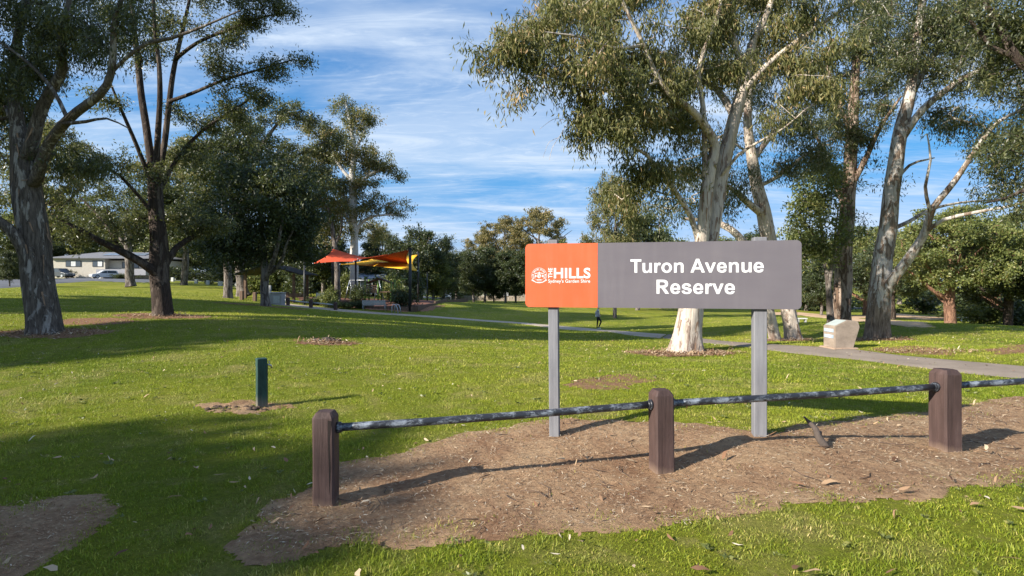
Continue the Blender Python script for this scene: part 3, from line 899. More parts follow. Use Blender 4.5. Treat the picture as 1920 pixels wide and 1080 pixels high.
# --- the twin leaning gum to its right
Z = 19.0
make_tree('gum_tree', GB(1484, Z), [
    pxl(Z, [(1492, 646, 0, 18), (1486, 625, 0, 15.5), (1478, 585, 0, 14), (1462, 520, 0, 14), (1443, 455, 0, 14.5), (1430, 395, 0, 13.5), (1416, 330, 0, 12), (1407, 275, 0, 10), (1402, 220, 0, 8), (1408, 150, 0, 6.5), (1425, 60, 0, 5), (1440, -60, 0, 2.5)]),
    pxl(Z, [(1456, 645, -.25, 13), (1451, 625, -.2, 11.5), (1444, 590, -.2, 10.5), (1428, 530, -.1, 10), (1405, 470, 0, 9), (1370, 430, .2, 7), (1330, 415, .5, 5), (1280, 410, .8, 3)]),
    pxl(Z, [(1432, 405, 0, 8), (1400, 378, -.5, 7), (1366, 350, -1, 5), (1320, 330, -1.5, 3), (1270, 330, -1.8, 1.6)]),
    pxl(Z, [(1412, 300, 0, 7), (1450, 250, .3, 6), (1500, 215, .6, 4.5), (1560, 170, 1, 2.5)]),
    pxl(Z, [(1420, 350, 0, 5), (1460, 330, .4, 4), (1510, 290, .8, 3), (1560, 260, 1.2, 1.6)]),
], pxc(Z, [(1375, 330, 50, 30, -1), (1335, 365, 55, 32, -1), (1290, 375, 60, 32, -1.5), (1230, 385, 45, 22, -1.8, .7), (1500, 240, 70, 55, .6), (1455, 320, 45, 35, .4), (1525, 300, 55, 45, 1), (1420, 150, 80, 70, 0),
           (1350, 290, 60, 40, 1), (1430, 40, 120, 70, 0), (1540, 180, 60, 50, 1), (1290, 330, 50, 30, 1)]),
    (BARK_CREAM, LEAF_DARK), 'pale gum with twin leaning trunks just right of the right sign post', tips=560, per=54, leaf=(0.15, 0.032), spread=0.28, droop=1.0, hang=0.15, slim=0.92, strips=50, seed=12, zmin=3.5, tip_r=0.006)

# --- rough brown gum, thin sapling, white gum at right
Z = 24.0
make_tree('gum_tree', GB(1578, Z), [
    pxl(Z, [(1578, 612, 0, 19), (1578, 598, 0, 16), (1580, 540, 0, 14.5), (1582, 470, 0, 14), (1588, 400, 0, 13), (1592, 340, 0, 12), (1597, 270, 0, 10), (1600, 200, 0, 8.5), (1606, 120, 0, 7), (1620, 40, 0, 5.5), (1640, -70, 0, 3)]),
    pxl(Z, [(1590, 360, 0, 6), (1622, 300, -.4, 5), (1650, 240, -.8, 4), (1690, 180, -1.2, 2)]),
    pxl(Z, [(1586, 400, 0, 5), (1565, 340, .3, 4), (1540, 275, .6, 3), (1510, 220, 1, 1.6)]),
    pxl(Z, [(1598, 250, 0, 5), (1570, 190, 0, 4), (1550, 120, 0, 2.5)]),
], pxc(Z, [(1600, 150, 75, 75, 0), (1560, 240, 55, 50, .5), (1635, 245, 50, 40, -.8), (1535, 320, 40, 35, .5), (1615, 330, 40, 28, 0), (1650, 60, 80, 70, 0), (1570, 70, 70, 60, 0), (1600, 420, 22, 18, -.4, .6), (1600, -60, 120, 60, 0)]),
    (BARK_ROUGH, LEAF_DARK), 'upright gum with rough brown flaking bark standing left of the white gum', tips=720, per=48, leaf=(0.18, 0.042), spread=0.27, droop=0.8, seed=13, zmin=5, tip_r=0.006)
Z = 23.0
make_tree('slender_tree', GB(1557, Z), [
    pxl(Z, [(1558, 612, 0, 7), (1556, 580, 0, 5.5), (1553, 530, 0, 4.5), (1546, 480, 0, 4), (1540, 430, 0, 3), (1533, 370, 0, 2)]),
    pxl(Z, [(1554, 535, 0, 3.5), (1562, 490, -.2, 3), (1566, 440, -.3, 2.2), (1572, 390, -.4, 1.4)]),
    pxl(Z, [(1546, 480, 0, 2.5), (1525, 440, .3, 2), (1500, 400, .5, 1.2)]),
], pxc(Z, [(1510, 420, 45, 45, .3), (1535, 370, 45, 45, 0), (1565, 440, 35, 50, -.3, .8), (1490, 470, 30, 30, .5, .7), (1545, 320, 40, 30, 0), (1530, 480, 35, 25, 0, .5)]),
    (BARK_FAR, LEAF_FRESH), 'slender thin stemmed tree with airy leaves right of the sign board', tips=260, per=26, leaf=(0.17, 0.07), spread=0.26, droop=0.4, seed=14, zmin=1.6)
Z = 18.0
make_tree('gum_tree', GB(1645, Z), [
    pxl(Z, [(1645, 645, 0, 29), (1645, 630, 0, 24.5), (1646, 595, 0, 21), (1650, 540, 0, 20), (1657, 480, 0, 18.5), (1665, 420, 0, 17), (1672, 360, 0, 15.5), (1680, 300, 0, 14), (1690, 240, 0, 12.5), (1705, 180, 0, 11), (1715, 120, 0, 9), (1722, 60, 0, 8), (1735, -30, 0, 6), (1750, -130, 0, 3)]),
    pxl(Z, [(1656, 560, -.1, 12), (1672, 527, -.4, 11), (1695, 495, -.7, 10.5), (1722, 458, -1, 9.5), (1738, 428, -1.2, 8.5), (1748, 392, -1.4, 7.5), (1790, 340, -1.6, 6), (1830, 280, -1.8, 5), (1870, 230, -2, 4), (1930, 200, -2.2, 2.5)]),
    pxl(Z, [(1735, 436, -1.2, 5), (1770, 412, -1.5, 4.5), (1830, 398, -1.8, 3.8), (1900, 385, -2.1, 3), (1980, 360, -2.4, 1.6)]),
    pxl(Z, [(1690, 262, 0, 8.5), (1730, 205, -.4, 8), (1790, 158, -.8, 7), (1850, 126, -1, 6), (1930, 100, -1.4, 4), (2000, 70, -1.6, 2)]),
    pxl(Z, [(1672, 430, 0, 5), (1705, 415, .4, 4.2), (1745, 393, .8, 3.4), (1800, 380, 1.1, 2.4), (1860, 375, 1.4, 1.4)]),
    pxl(Z, [(1704, 190, 0, 7), (1740, 120, .3, 6), (1790, 50, .6, 4.5), (1830, -40, .8, 2.5)]),
    pxl(Z, [(1745, 400, -1.4, 4), (1735, 350, -1.5, 3.4), (1745, 300, -1.6, 2.6), (1738, 250, -1.6, 1.4)]),
    pxl(Z, [(1672, 350, 0, 4), (1705, 310, .2, 3.2), (1735, 300, .3, 2.0), (1752, 296, .4, 1.2)]),
], pxc(Z, [(1700, 55, 70, 65, 0), (1780, 45, 85, 65, .4), (1760, 125, 50, 35, .2), (1850, 150, 80, 45, -1), (1885, 60, 80, 70, -1), (1765, 205, 55, 25, .3, .8), (1805, 225, 50, 25, -.5, .8), (1895, 250, 60, 60, -2),
           (1692, 340, 20, 14, 0, .7), (1900, 330, 55, 45, -2), (1660, 130, 40, 45, 0, .8), (1960, 160, 80, 80, -1.5, .7), (1760, -70, 200, 80, 0, .6), (1850, 372, 30, 12, 1, .6)]),
    (BARK_WHITE, LEAF_DARK), 'white barked gum with long limb bending right, behind the stone plinth', tips=950, per=50, leaf=(0.15, 0.033), spread=0.24, droop=0.8, hang=0.1, slim=0.88, strips=70, strip_z=(0.1, 4.5), seed=15, zmin=3.5, tip_r=0.006)

# --- tree standing past the right edge whose boughs hang into the top right corner
Z = 13.5
make_tree('gum_tree', GB(2120, Z), [
    pxl(Z, [(2120, 690, 0, 36), (2118, 640, 0, 30), (2110, 520, 0, 27), (2100, 380, 0, 24), (2095, 240, 0, 20), (2090, 120, 0, 15), (2080, 0, 0, 10), (2070, -120, 0, 5)]),
    pxl(Z, [(2096, 270, 0, 12), (2030, 200, -.1, 11), (1960, 150, -.2, 9.5), (1905, 108, -.2, 8), (1880, 60, -.1, 6.5), (1850, 10, 0, 5), (1820, -60, 0, 2.5)]),
    pxl(Z, [(1900, 104, -.2, 5), (1860, 88, -.1, 4), (1820, 40, 0, 3), (1790, 20, 0, 1.6)]),
    pxl(Z, [(2098, 330, 0, 8), (2020, 330, .2, 7), (1950, 345, .4, 5), (1890, 370, .6, 3), (1850, 380, .7, 1.6)]),
], pxc(Z, [(1890, 40, 50, 45, 0), (1840, 20, 45, 35, 0), (1900, 140, 35, 22, 0, .6), (1895, 290, 40, 50, .4, .7), (1900, 380, 40, 30, .5, .7), (1980, 60, 110, 90, 0), (2100, -40, 180, 120, 0), (2180, 120, 110, 110, 0), (1990, 280, 80, 70, .4)]),
    (BARK_DARK, LEAF_DARK), 'dark gum boughs reaching in at the top right corner', tips=780, per=46, leaf=(0.15, 0.036), spread=0.24, droop=0.5, seed=16, zmin=3.5, tip_r=0.005)

# --- left: the stout grey gum and the dark barked tree
Z = 14.0
make_tree('gum_tree', GB(85, Z), [
    pxl(Z, [(87, 636, 0, 43), (86, 622, 0, 35), (82, 590, 0, 31), (75, 550, 0, 29.5), (68, 500, 0, 28.5), (62, 440, 0, 28), (55, 380, 0, 28), (48, 320, 0, 27), (40, 275, 0, 22), (34, 240, 0, 16)]),
    pxl(Z, [(42, 290, 0, 17), (32, 220, .1, 14), (25, 150, .2, 11.5), (32, 80, .2, 9.5), (48, 0, .2, 7.5), (60, -120, .2, 4)]),
    pxl(Z, [(56, 285, -.2, 15), (75, 215, -.3, 13), (98, 165, -.4, 11.5), (118, 128, -.5, 10), (115, 70, -.6, 8), (130, 0, -.6, 6), (150, -100, -.6, 3)]),
    pxl(Z, [(66, 340, -.2, 13.5), (92, 270, -.6, 11.5), (130, 222, -1, 10.5), (172, 190, -1.3, 9.6), (200, 160, -1.5, 9), (212, 115, -1.6, 7.8), (213, 70, -1.7, 7), (216, 35, -1.8, 6), (236, -30, -1.9, 5), (250, -120, -2, 3)]),
    pxl(Z, [(205, 140, -1.5, 4.8), (235, 110, -1.6, 4.4), (275, 82, -1.7, 5), (320, 72, -1.9, 4.2), (380, 50, -2.1, 3), (450, 20, -2.2, 1.6)]),
    pxl(Z, [(66, 530, -.1, 16), (40, 462, -.3, 14), (12, 425, -.5, 12.5), (-30, 395, -.7, 10), (-90, 340, -1, 6)]),
    pxl(Z, [(128, 226, -1, 5), (100, 170, -.9, 4.5), (55, 120, -.8, 4), (0, 80, -.6, 3), (-60, 60, -.5, 1.6)]),
    pxl(Z, [(120, 232, -1, 5), (160, 228, -1.3, 4), (200, 222, -1.6, 2.6), (240, 240, -1.8, 1.5)]),
], pxc(Z, [(70, 30, 110, 70, 0), (150, 60, 70, 60, -.8), (15, 140, 55, 70, -.4), (110, 130, 50, 45, .6), (140, 300, 55, 40, .8, .7), (15, 240, 40, 50, .8), (185, 95, 40, 45, -1), (-60, 200, 90, 110, 0), (-80, 370, 70, 60, -.8),
           (230, 20, 50, 40, -1.6), (80, -110, 240, 90, 0, .6), (60, 330, 40, 30, 1.5, .6)]),
    (BARK_GREY, LEAF_DARK), 'stout grey gum with mottled flaking trunk at the left edge', tips=900, per=56, leaf=(0.13, 0.030), sub=9.0, spread=0.20, droop=0.9, hang=0.12, slim=0.82, strips=70, strip_z=(0.3, 5.5), seed=17, zmin=4.5, tip_r=0.005)
Z = 18.0
make_tree('dark_barked_tree', GB(303, Z), [
    pxl(Z, [(305, 603, 0, 25), (304, 590, 0, 19), (303, 555, 0, 17), (300, 520, 0, 16.5), (298, 480, 0, 17), (296, 440, 0, 15), (294, 400, 0, 14), (290, 340, 0, 13), (286, 305, 0, 11)]),
    pxl(Z, [(288, 330, 0, 9.5), (276, 250, .1, 9), (266, 185, .2, 8.5), (258, 110, .3, 7.5), (250, 40, .3, 6), (240, -60, .3, 3)]),
    pxl(Z, [(292, 330, -.1, 8), (297, 240, -.2, 7), (300, 180, -.3, 6.5), (298, 120, -.4, 5.5), (290, 50, -.5, 4), (285, -60, -.5, 2.5)]),
    pxl(Z, [(296, 340, 0, 8.5), (308, 270, .2, 7.5), (316, 205, .3, 7), (324, 140, .4, 6), (338, 75, .5, 5), (355, 0, .5, 3.5), (370, -80, .5, 2)]),
    pxl(Z, [(296, 515, -.1, 12), (265, 492, -.5, 11), (228, 472, -.9, 9.5), (188, 452, -1.3, 7.5), (150, 430, -1.6, 5), (105, 408, -1.9, 2.5)]),
    pxl(Z, [(306, 505, .1, 9), (330, 465, .4, 7.5), (365, 442, .8, 5.5), (400, 420, 1.1, 3.5), (440, 400, 1.4, 2)]),
    pxl(Z, [(318, 190, .3, 5), (360, 175, .1, 4.4), (420, 150, -.2, 3.6), (480, 132, -.5, 2.8), (550, 112, -.8, 1.5)]),
    pxl(Z, [(330, 110, .4, 5), (370, 80, .2, 4.4), (430, 55, 0, 3.6), (500, 30, -.2, 2.4), (545, 25, -.3, 1.3)]),
    pxl(Z, [(294, 370, 0, 6), (330, 300, .6, 5), (380, 245, 1.1, 4), (440, 205, 1.5, 3), (500, 165, 1.8, 1.6)]),
    pxl(Z, [(288, 350, 0, 6), (255, 270, -.5, 5), (225, 200, -.9, 3.8), (205, 150, -1.2, 2.2)]),
    pxl(Z, [(294, 410, 0, 5), (262, 370, -.4, 4.4), (225, 330, -.8, 3.4), (180, 300, -1.1, 2)]),
    pxl(Z, [(228, 472, -.9, 4.5), (205, 430, -.8, 3.6), (175, 395, -.6, 2.6), (150, 370, -.5, 1.5)]),
], pxc(Z, [(470, 35, 80, 38, -.2), (535, 35, 35, 30, -.3), (415, 60, 60, 40, 0), (500, 122, 60, 18, -.6, 1.2), (560, 112, 26, 14, -.8, 1.4), (420, 148, 70, 32, -.1), (330, 60, 55, 50, .4, .7), (265, 55, 60, 55, .3, .7), (430, 215, 80, 35, 1.4),
           (375, 280, 70, 40, 1), (225, 400, 55, 40, -.6), (195, 320, 55, 40, -.9), (165, 420, 50, 35, -1), (350, 400, 60, 40, .8), (260, 320, 45, 35, -.4, .7), (405, 400, 55, 35, 1.1), (130, 425, 45, 22, -1.8), (210, 170, 35, 35, -1.1, .7),
           (470, 180, 50, 22, 1.6), (380, -60, 180, 60, 0, .5), (330, 210, 40, 40, .6, .5), (240, 455, 50, 16, -.9, .5)]),
    (BARK_DARK, LEAF_DARK), 'spreading tree with dark furrowed trunk and low left bough', tips=1050, per=46, leaf=(0.12, 0.036), spread=0.20, sub=12.0, droop=0.35, slim=0.92, limb_slim=0.78, seed=18, zmin=2.6, tip_r=0.006)

# --- middle distance left
Z = 33.0
make_tree('forked_tree', GB(496, Z), [
    pxl(Z, [(497, 580, 0, 11), (497, 570, 0, 8.5), (496, 545, 0, 7), (497, 520, 0, 7), (495, 490, 0, 6), (492, 450, 0, 5.2), (488, 400, 0, 4), (485, 350, 0, 2)]),
    pxl(Z, [(498, 524, -.1, 5), (508, 500, -.6, 4.4), (516, 478, -1, 4), (523, 450, -1.3, 3), (530, 410, -1.5, 2)]),
    pxl(Z, [(500, 516, 0, 4), (518, 502, -.3, 3.6), (530, 484, -.6, 3.2), (536, 462, -.8, 2.6), (550, 430, -1, 1.6)]),
    pxl(Z, [(494, 480, 0, 4), (470, 440, .3, 3.2), (440, 400, .6, 2.4), (420, 370, .8, 1.5)]),
], pxc(Z, [(500, 395, 90, 55, 0), (470, 345, 70, 45, 0), (540, 385, 65, 60, 0), (425, 420, 55, 45, .5), (560, 418, 40, 44, 0), (400, 450, 50, 35, .5), (542, 468, 38, 26, .5), (480, 455, 60, 30, 0), (440, 475, 50, 22, 0), (525, 330, 55, 35, .5)]),
    (BARK_FAR, LEAF_DENSE), 'dense round tree with pale forked stems beside the picnic shelter', tips=1150, per=36, leaf=(0.21, 0.09), spread=0.36, droop=0.3, seed=19, zmin=2.5, tip_r=0.007, shell=.3)
Z = 45.0
make_tree('park_tree', GB(428, Z), [
    pxl(Z, [(428, 566, 0, 10), (428, 556, 0, 8), (427, 510, 0, 7), (425, 440, 0, 6), (420, 370, 0, 5), (415, 300, 0, 3)]),
    pxl(Z, [(426, 450, 0, 4), (400, 400, .4, 3), (360, 360, .8, 2)]), pxl(Z, [(424, 420, 0, 4), (450, 360, 0, 3), (470, 310, 0, 1.6)]),
], pxc(Z, [(420, 310, 80, 50, 0), (370, 370, 70, 45, 0), (335, 430, 60, 40, 0), (450, 270, 60, 40, 0), (390, 440, 60, 30, 0), (300, 390, 40, 40, 0)]),
    (BARK_FAR, LEAF_DENSE), 'tall park tree with fire blackened trunk base left of the forked tree', tips=800, per=30, leaf=(0.27, 0.12), spread=0.42, droop=0.3, seed=20, zmin=4)
Z = 52.0
make_tree('park_tree', GB(452, Z), [
    pxl(Z, [(458, 556, 0, 14), (455, 544, 0, 10), (450, 500, 0, 9), (447, 440, 0, 8), (455, 380, 0, 6.5), (475, 310, 0, 5), (500, 260, 0, 3.6), (530, 220, 0, 2)]),
    pxl(Z, [(458, 370, 0, 4.5), (500, 330, .5, 3.5), (560, 290, 1, 2.4), (610, 265, 1.4, 1.4)]),
    pxl(Z, [(448, 430, 0, 4.5), (430, 360, 0, 3.5), (425, 290, 0, 2)]),
], pxc(Z, [(520, 208, 52, 26, 0), (580, 232, 36, 20, 0), (465, 235, 50, 32, 0), (430, 285, 60, 40, 0), (618, 268, 26, 18, 1.2), (530, 290, 55, 32, .6), (560, 340, 60, 40, 1), (480, 320, 60, 40, 0), (610, 330, 22, 30, 1.2)]),
    (BARK_FAR, LEAF_DARK), 'leaning park tree whose dark crown reaches up beside the tall white gum', tips=850, per=30, leaf=(0.27, 0.11), spread=0.40, droop=0.4, seed=21, zmin=5)
Z = 58.0
make_tree('gum_tree', GB(664, Z), [
    pxl(Z, [(664, 566, 0, 10), (664, 550, 0, 8), (664, 500, 0, 7.6), (664, 440, 0, 7), (662, 380, 0, 6.5), (660, 330, 0, 5.5), (664, 280, 0, 4.2), (657, 235, 0, 3.2), (648, 190, 0, 1.6)]),
    pxl(Z, [(662, 430, 0, 3.6), (648, 405, 0, 3.2), (632, 392, 0, 2.6), (608, 388, 0, 1.6)]),
    pxl(Z, [(667, 438, 0, 4), (676, 420, 0, 3.4), (698, 406, 0, 2.6), (740, 402, 0, 1.4)]),
    pxl(Z, [(661, 360, 0, 3.6), (690, 330, 0, 3), (720, 316, 0, 2), (742, 312, 0, 1.2)]),
    pxl(Z, [(660, 340, 0, 3.4), (636, 310, 0, 2.8), (615, 275, 0, 1.8)]),
    pxl(Z, [(664, 285, 0, 3), (682, 250, 0, 2.2), (690, 230, 0, 1.2)]),
    pxl(Z, [(663, 400, .5, 3.2), (640, 360, 1, 2.6), (605, 335, 1.5, 1.6)]),
], pxc(Z, [(640, 192, 20, 18, 0), (672, 222, 28, 24, 0), (695, 222, 18, 16, 0), (620, 255, 32, 24, 0), (655, 280, 38, 24, 0), (728, 305, 24, 18, 0), (700, 285, 14, 10, 0, .7), (600, 325, 38, 30, 0), (640, 345, 38, 24, 0), (690, 345, 30, 22, 0),
           (742, 330, 12, 14, 0), (702, 380, 34, 18, 0), (745, 385, 20, 13, 0), (752, 402, 16, 8, 0), (620, 395, 32, 20, 0), (570, 300, 26, 24, 0), (590, 250, 26, 22, 0), (655, 240, 30, 20, 0), (670, 395, 36, 20, 0), (580, 380, 30, 34, 0), (630, 300, 36, 24, 1), (690, 310, 30, 22, 1), (600, 290, 30, 24, 1), (690, 300, 26, 18, 0), (640, 375, 34, 22, 1), (610, 430, 34, 24, 1)]),
    (bark_mat('bark_tall_white', (0.62, 0.60, 0.57), (0.44, 0.40, 0.36), (0.25, 0.21, 0.18), 0.66, 5, 0.3, 4.7), LEAF_OLIVE), 'tall straight white trunked gum rising behind the shade sails', tips=1500, per=28, leaf=(0.28, 0.095), spread=0.40, droop=0.6, seed=22, zmin=9, tip_r=0.008)
Z = 55.0
make_tree('gum_tree', GB(632, Z), [
    pxl(Z, [(633, 568, 0, 7), (633, 555, 0, 5.5), (632, 500, 0, 4.8), (625, 440, 0, 4.2), (617, 400, 0, 3.2), (606, 360, 0, 2)]),
    pxl(Z, [(628, 460, 0, 3), (640, 430, 0, 2.4), (640, 400, 0, 1.4)]), pxl(Z, [(622, 425, 0, 2.8), (600, 405, 0, 2), (582, 380, 0, 1.2)]),
], pxc(Z, [(600, 400, 28, 32, 0), (625, 380, 26, 26, 0), (640, 420, 20, 20, 0), (585, 370, 22, 24, 0), (690, 430, 40, 30, 8)]),
    (BARK_FAR, LEAF_OLIVE), 'slim gum with thin grey trunk just left of the tall white gum', tips=260, per=26, leaf=(0.28, 0.09), spread=0.36, droop=0.6, seed=23, zmin=6)
Z = 65.0
make_tree('park_tree', GB(243, Z), [
    pxl(Z, [(245, 537, 0, 9.5), (244, 527, 0, 7.5), (242, 490, 0, 6.5), (239, 440, 0, 5), (240, 390, 0, 3)]),
    pxl(Z, [(241, 470, 0, 4), (215, 430, 0, 3), (190, 405, 0, 1.6)]), pxl(Z, [(240, 450, 0, 4), (265, 415, 0, 3), (290, 385, 0, 1.6)]),
], pxc(Z, [(240, 390, 70, 40, 0), (185, 395, 55, 32, 0), (295, 385, 55, 32, 0), (240, 345, 60, 32, 0), (150, 430, 40, 20, 0, .6)]),
    (BARK_FAR, LEAF_DARK), 'roadside tree standing in front of the cream house', tips=420, per=26, leaf=(0.30, 0.12), spread=0.45, droop=0.4, seed=24, zmin=4)

# --- generic tree kinds for the background, each built once and copied
VAR = {}


def unit_limbs(H, r, nl, spreadf, lean, seed, z0=0.3):
    rg = np.random.default_rng(seed)
    tr = [(0, 0, -0.4, r * 1.3), (0, 0, 0.25, r), (lean * 0.2 * H, 0.01 * H, 0.3 * H, r * 0.85), (lean * 0.5 * H, -0.02 * H, 0.6 * H, r * 0.6), (lean * H, 0.02 * H, 0.93 * H, r * 0.15)]
    out = [tr]
    for k in range(nl):
        a = 2 * PI * (k / nl) + rg.uniform(-0.4, 0.4); z = H * (z0 + 0.5 * (1 - z0) * k / nl)
        sx, sy = math.cos(a), math.sin(a); s = spreadf * H * rg.uniform(0.7, 1.1)
        out.append([(lean * z, 0, z, r * 0.5), (sx * s * 0.4 + lean * z, sy * s * 0.4, z + 0.08 * H, r * 0.4), (sx * s * 0.8 + lean * z, sy * s * 0.8, z + 0.2 * H, r * 0.25), (sx * s * 1.1 + lean * z, sy * s * 1.1, z + 0.27 * H, r * 0.1)])
    return out


def variant(key, H, r, nl, spreadf, clumps, mats, tips, per, leaf, spread, seed, lean=0.0, z0=0.3, droop=0.4, shell=0.4, sub=6.0):
    VAR[key] = make_tree('park_tree', (0, 0, 0), unit_limbs(H, r, nl, spreadf, lean, seed, z0), clumps, mats, 'x', tips=tips, per=per, leaf=leaf, spread=spread, seed=seed, zmin=H * z0 * 0.8, local=True, droop=droop, shell=shell, tip_r=0.008, sub=sub)
    VAR[key]['H'] = H


def blobs(n, H, zlo, zhi, rad, br, seed, taper=0.0, flat=0.7):
    rg = np.random.default_rng(seed); out = []
    for k in range(n):
        u = (k + 0.5) / n; z = H * (zlo + (zhi - zlo) * u)
        rr = rad * H * (math.sqrt(max(0.05, 1 - (2 * u - 0.9) ** 2)) if taper == 0 else (1 - taper * u))
        a = k * 2.39996 + rg.uniform(-0.3, 0.3); q = rr * math.sqrt(rg.uniform(0.25, 1))
        b = br * H * rg.uniform(0.75, 1.25) * (1 - 0.4 * taper * u)
        out.append((q * math.cos(a), q * math.sin(a), z, b, b, b * flat, 1.0))
    return out


variant('dense', 11, 0.26, 6, 0.22, blobs(26, 11, 0.22, 0.93, 0.26, 0.135, 1), (BARK_FAR, LEAF_DENSE), 900, 22, (0.32, 0.16), 0.36, 31)
variant('dense_b', 10, 0.24, 6, 0.24, blobs(22, 10, 0.25, 0.9, 0.30, 0.14, 2), (BARK_FAR, LEAF_FRESH), 800, 22, (0.32, 0.15), 0.36, 32)
variant('cone', 13, 0.25, 7, 0.16, blobs(28, 13, 0.15, 0.95, 0.24, 0.12, 3, taper=0.8), (BARK_FAR, LEAF_DENSE), 900, 22, (0.32, 0.14), 0.36, 33, z0=0.2)
variant('umbrella', 18, 0.33, 8, 0.30, blobs(24, 18, 0.45, 0.97, 0.32, 0.085, 4, flat=0.55), (BARK_FAR, LEAF_BROWN), 900, 22, (0.36, 0.15), 0.36, 34, z0=0.35)
variant('gum', 17, 0.30, 7, 0.2, blobs(26, 17, 0.35, 0.97, 0.24, 0.085, 5, flat=0.8), (BARK_FAR, LEAF_OLIVE), 900, 24, (0.34, 0.11), 0.38, 35, z0=0.35, droop=0.8)
variant('fig', 13, 0.55, 8, 0.36, blobs(34, 13, 0.38, 0.93, 0.46, 0.13, 6, flat=0.65), (BARK_RED, LEAF_FRESH), 1500, 24, (0.28, 0.15), 0.36, 36, z0=0.16)
variant('fig_dark', 12, 0.5, 8, 0.36, blobs(30, 12, 0.32, 0.92, 0.46, 0.14, 7, flat=0.65), (BARK_DARK, LEAF_DENSE), 1300, 24, (0.30, 0.15), 0.36, 37, z0=0.15)
_rs = np.random.default_rng(8)
_sh = []
for _k in range(64):
    _a = _k * 2.39996; _r = 4.3 * math.sqrt((_k + 0.5) / 64); _sh.append((_r * math.cos(_a), _r * math.sin(_a), _rs.uniform(6.5, 15.6), 1.3, 1.3, 1.1, 1.0))
variant('shade_gum', 17, 0.42, 8, 0.22, _sh, (BARK_GREY, LEAF_DARK), 1700, 32, (0.62, 0.36), 0.5, 38, z0=0.3, droop=0.8, sub=1.5)  # unseen trees: crown packed with oversized leaves to cast a solid shadow

_used = set()


def place(key, px, topy, Z, label, group='trees in the background', rz=None, wide=1.0, xy=None, name=None, H=None):
    src = VAR[key]
    if xy is None: x, y = (px - CX) * Z / F, Z
    else: x, y = xy
    z = gz(x, y)
    Hw = H if H is not None else CAMZ + (HY - topy) * Z / F - z
    s = Hw / src['H']
    if key in _used: o = copy_tree(src)
    else: o = src; _used.add(key)
    o.location = (x, y, z - 0.05); o.scale = (s * wide, s * wide, s)
    o.rotation_euler = (0, 0, rz if rz is not None else (px * 1.618 + Z) % 6.28)
    tag(o, label, 'tree', group)
    return o


# centre
place('dense', 790, 428, 72, 'dark round tree right of the shade sail poles, tallest of that clump')
place('dense', 752, 448, 84, 'dark tree just left of the tall round one behind the sail poles')
place('cone', 832, 441, 78, 'dark pointed tree standing right of the playground clump')
place('dense_b', 812, 472, 74, 'lighter green tree low in front of the dark clump right of the sails')
place('dense', 856, 474, 86, 'small dark tree at the right end of the clump beside the playground')
place('gum', 716, 425, 92, 'hazy grey gum far behind the shade sails')
place('dense', 700, 452, 88, 'dark tree behind the yellow shade sail')
place('dense', 606, 420, 72, 'very dark dense tree behind the red shade sail', wide=1.1)
place('dense', 548, 380, 64, 'very dark dense tree left of the red shade sail', wide=0.9)
street = 'trees in the row along the far street'
for k, (px, ty, Z, key, lab) in enumerate([
        (888, 474, 84, 'dense', 'first slim trunked tree at the left of the far street row'), (909, 462, 85, 'dense', 'thickest dark trunked tree in the far street row'),
        (926, 488, 86, 'cone', 'small pointed tree just right of the thickest street row tree'), (948, 470, 83, 'dense', 'mid green tree in the middle of the far street row'),
        (967, 484, 84, 'dense', 'dark tree in the far street row close to the sign edge'), (988, 466, 82, 'dense', 'last street row tree, half hidden by the orange sign panel')]):
    place(key, px, ty, Z, lab, street)
place('umbrella', 945, 404, 118, 'brownish umbrella crowned gum left of the two tall ones above the sign')
place('umbrella', 1012, 387, 112, 'tallest brownish umbrella crowned gum above the orange sign panel')
place('umbrella', 905, 432, 125, 'lower brownish gum at the left shoulder of the umbrella crowned group')
place('dense', 868, 470, 108, 'far dark tree filling the gap left of the street row')
place('dense_b', 1050, 452, 105, 'far green tree just behind the left sign post top')
place('gum', 1153, 330, 50, 'tall brownish gum whose slim trunk shows under the sign beside the walker', wide=0.8)
place('dense', 1196, 400, 66, 'round dark tree peeping over the middle of the sign')
place('dense_b', 1240, 425, 74, 'lighter round tree over the sign left of the big gum')
place('dense', 1110, 450, 96, 'small far tree just over the sign left of the tall brownish gum')
place('dense_b', 1345, 442, 90, 'far tree seen between the forked gum and the twin gum')
place('dense', 1405, 436, 98, 'far dark tree behind the twin leaning gum')
# right
place('dense_b', 1512, 424, 88, 'far olive tree just right of the sign board edge')
place('dense', 1540, 478, 68, 'small dark tree low between the sign board and the rough gum')
place('fig', 1625, 425, 74, 'broad olive tree between the rough gum and the white gum')
place('fig_dark', 1672, 440, 60, 'dark stemmed broad tree just right of the white gum trunk')
place('fig', 1782, 388, 45, 'broad spreading tree with stout reddish trunk at right')
place('fig_dark', 1890, 430, 47, 'dense dark broad tree at the right edge beyond the lawn')
place('fig', 1870, 405, 66, 'olive broad tree behind the dark one at the right edge')
place('fig_dark', 1990, 400, 44, 'dark broad tree cut by the right edge of the picture')
place('dense', 1720, 470, 95, 'far tree low between the two broad trees at right')
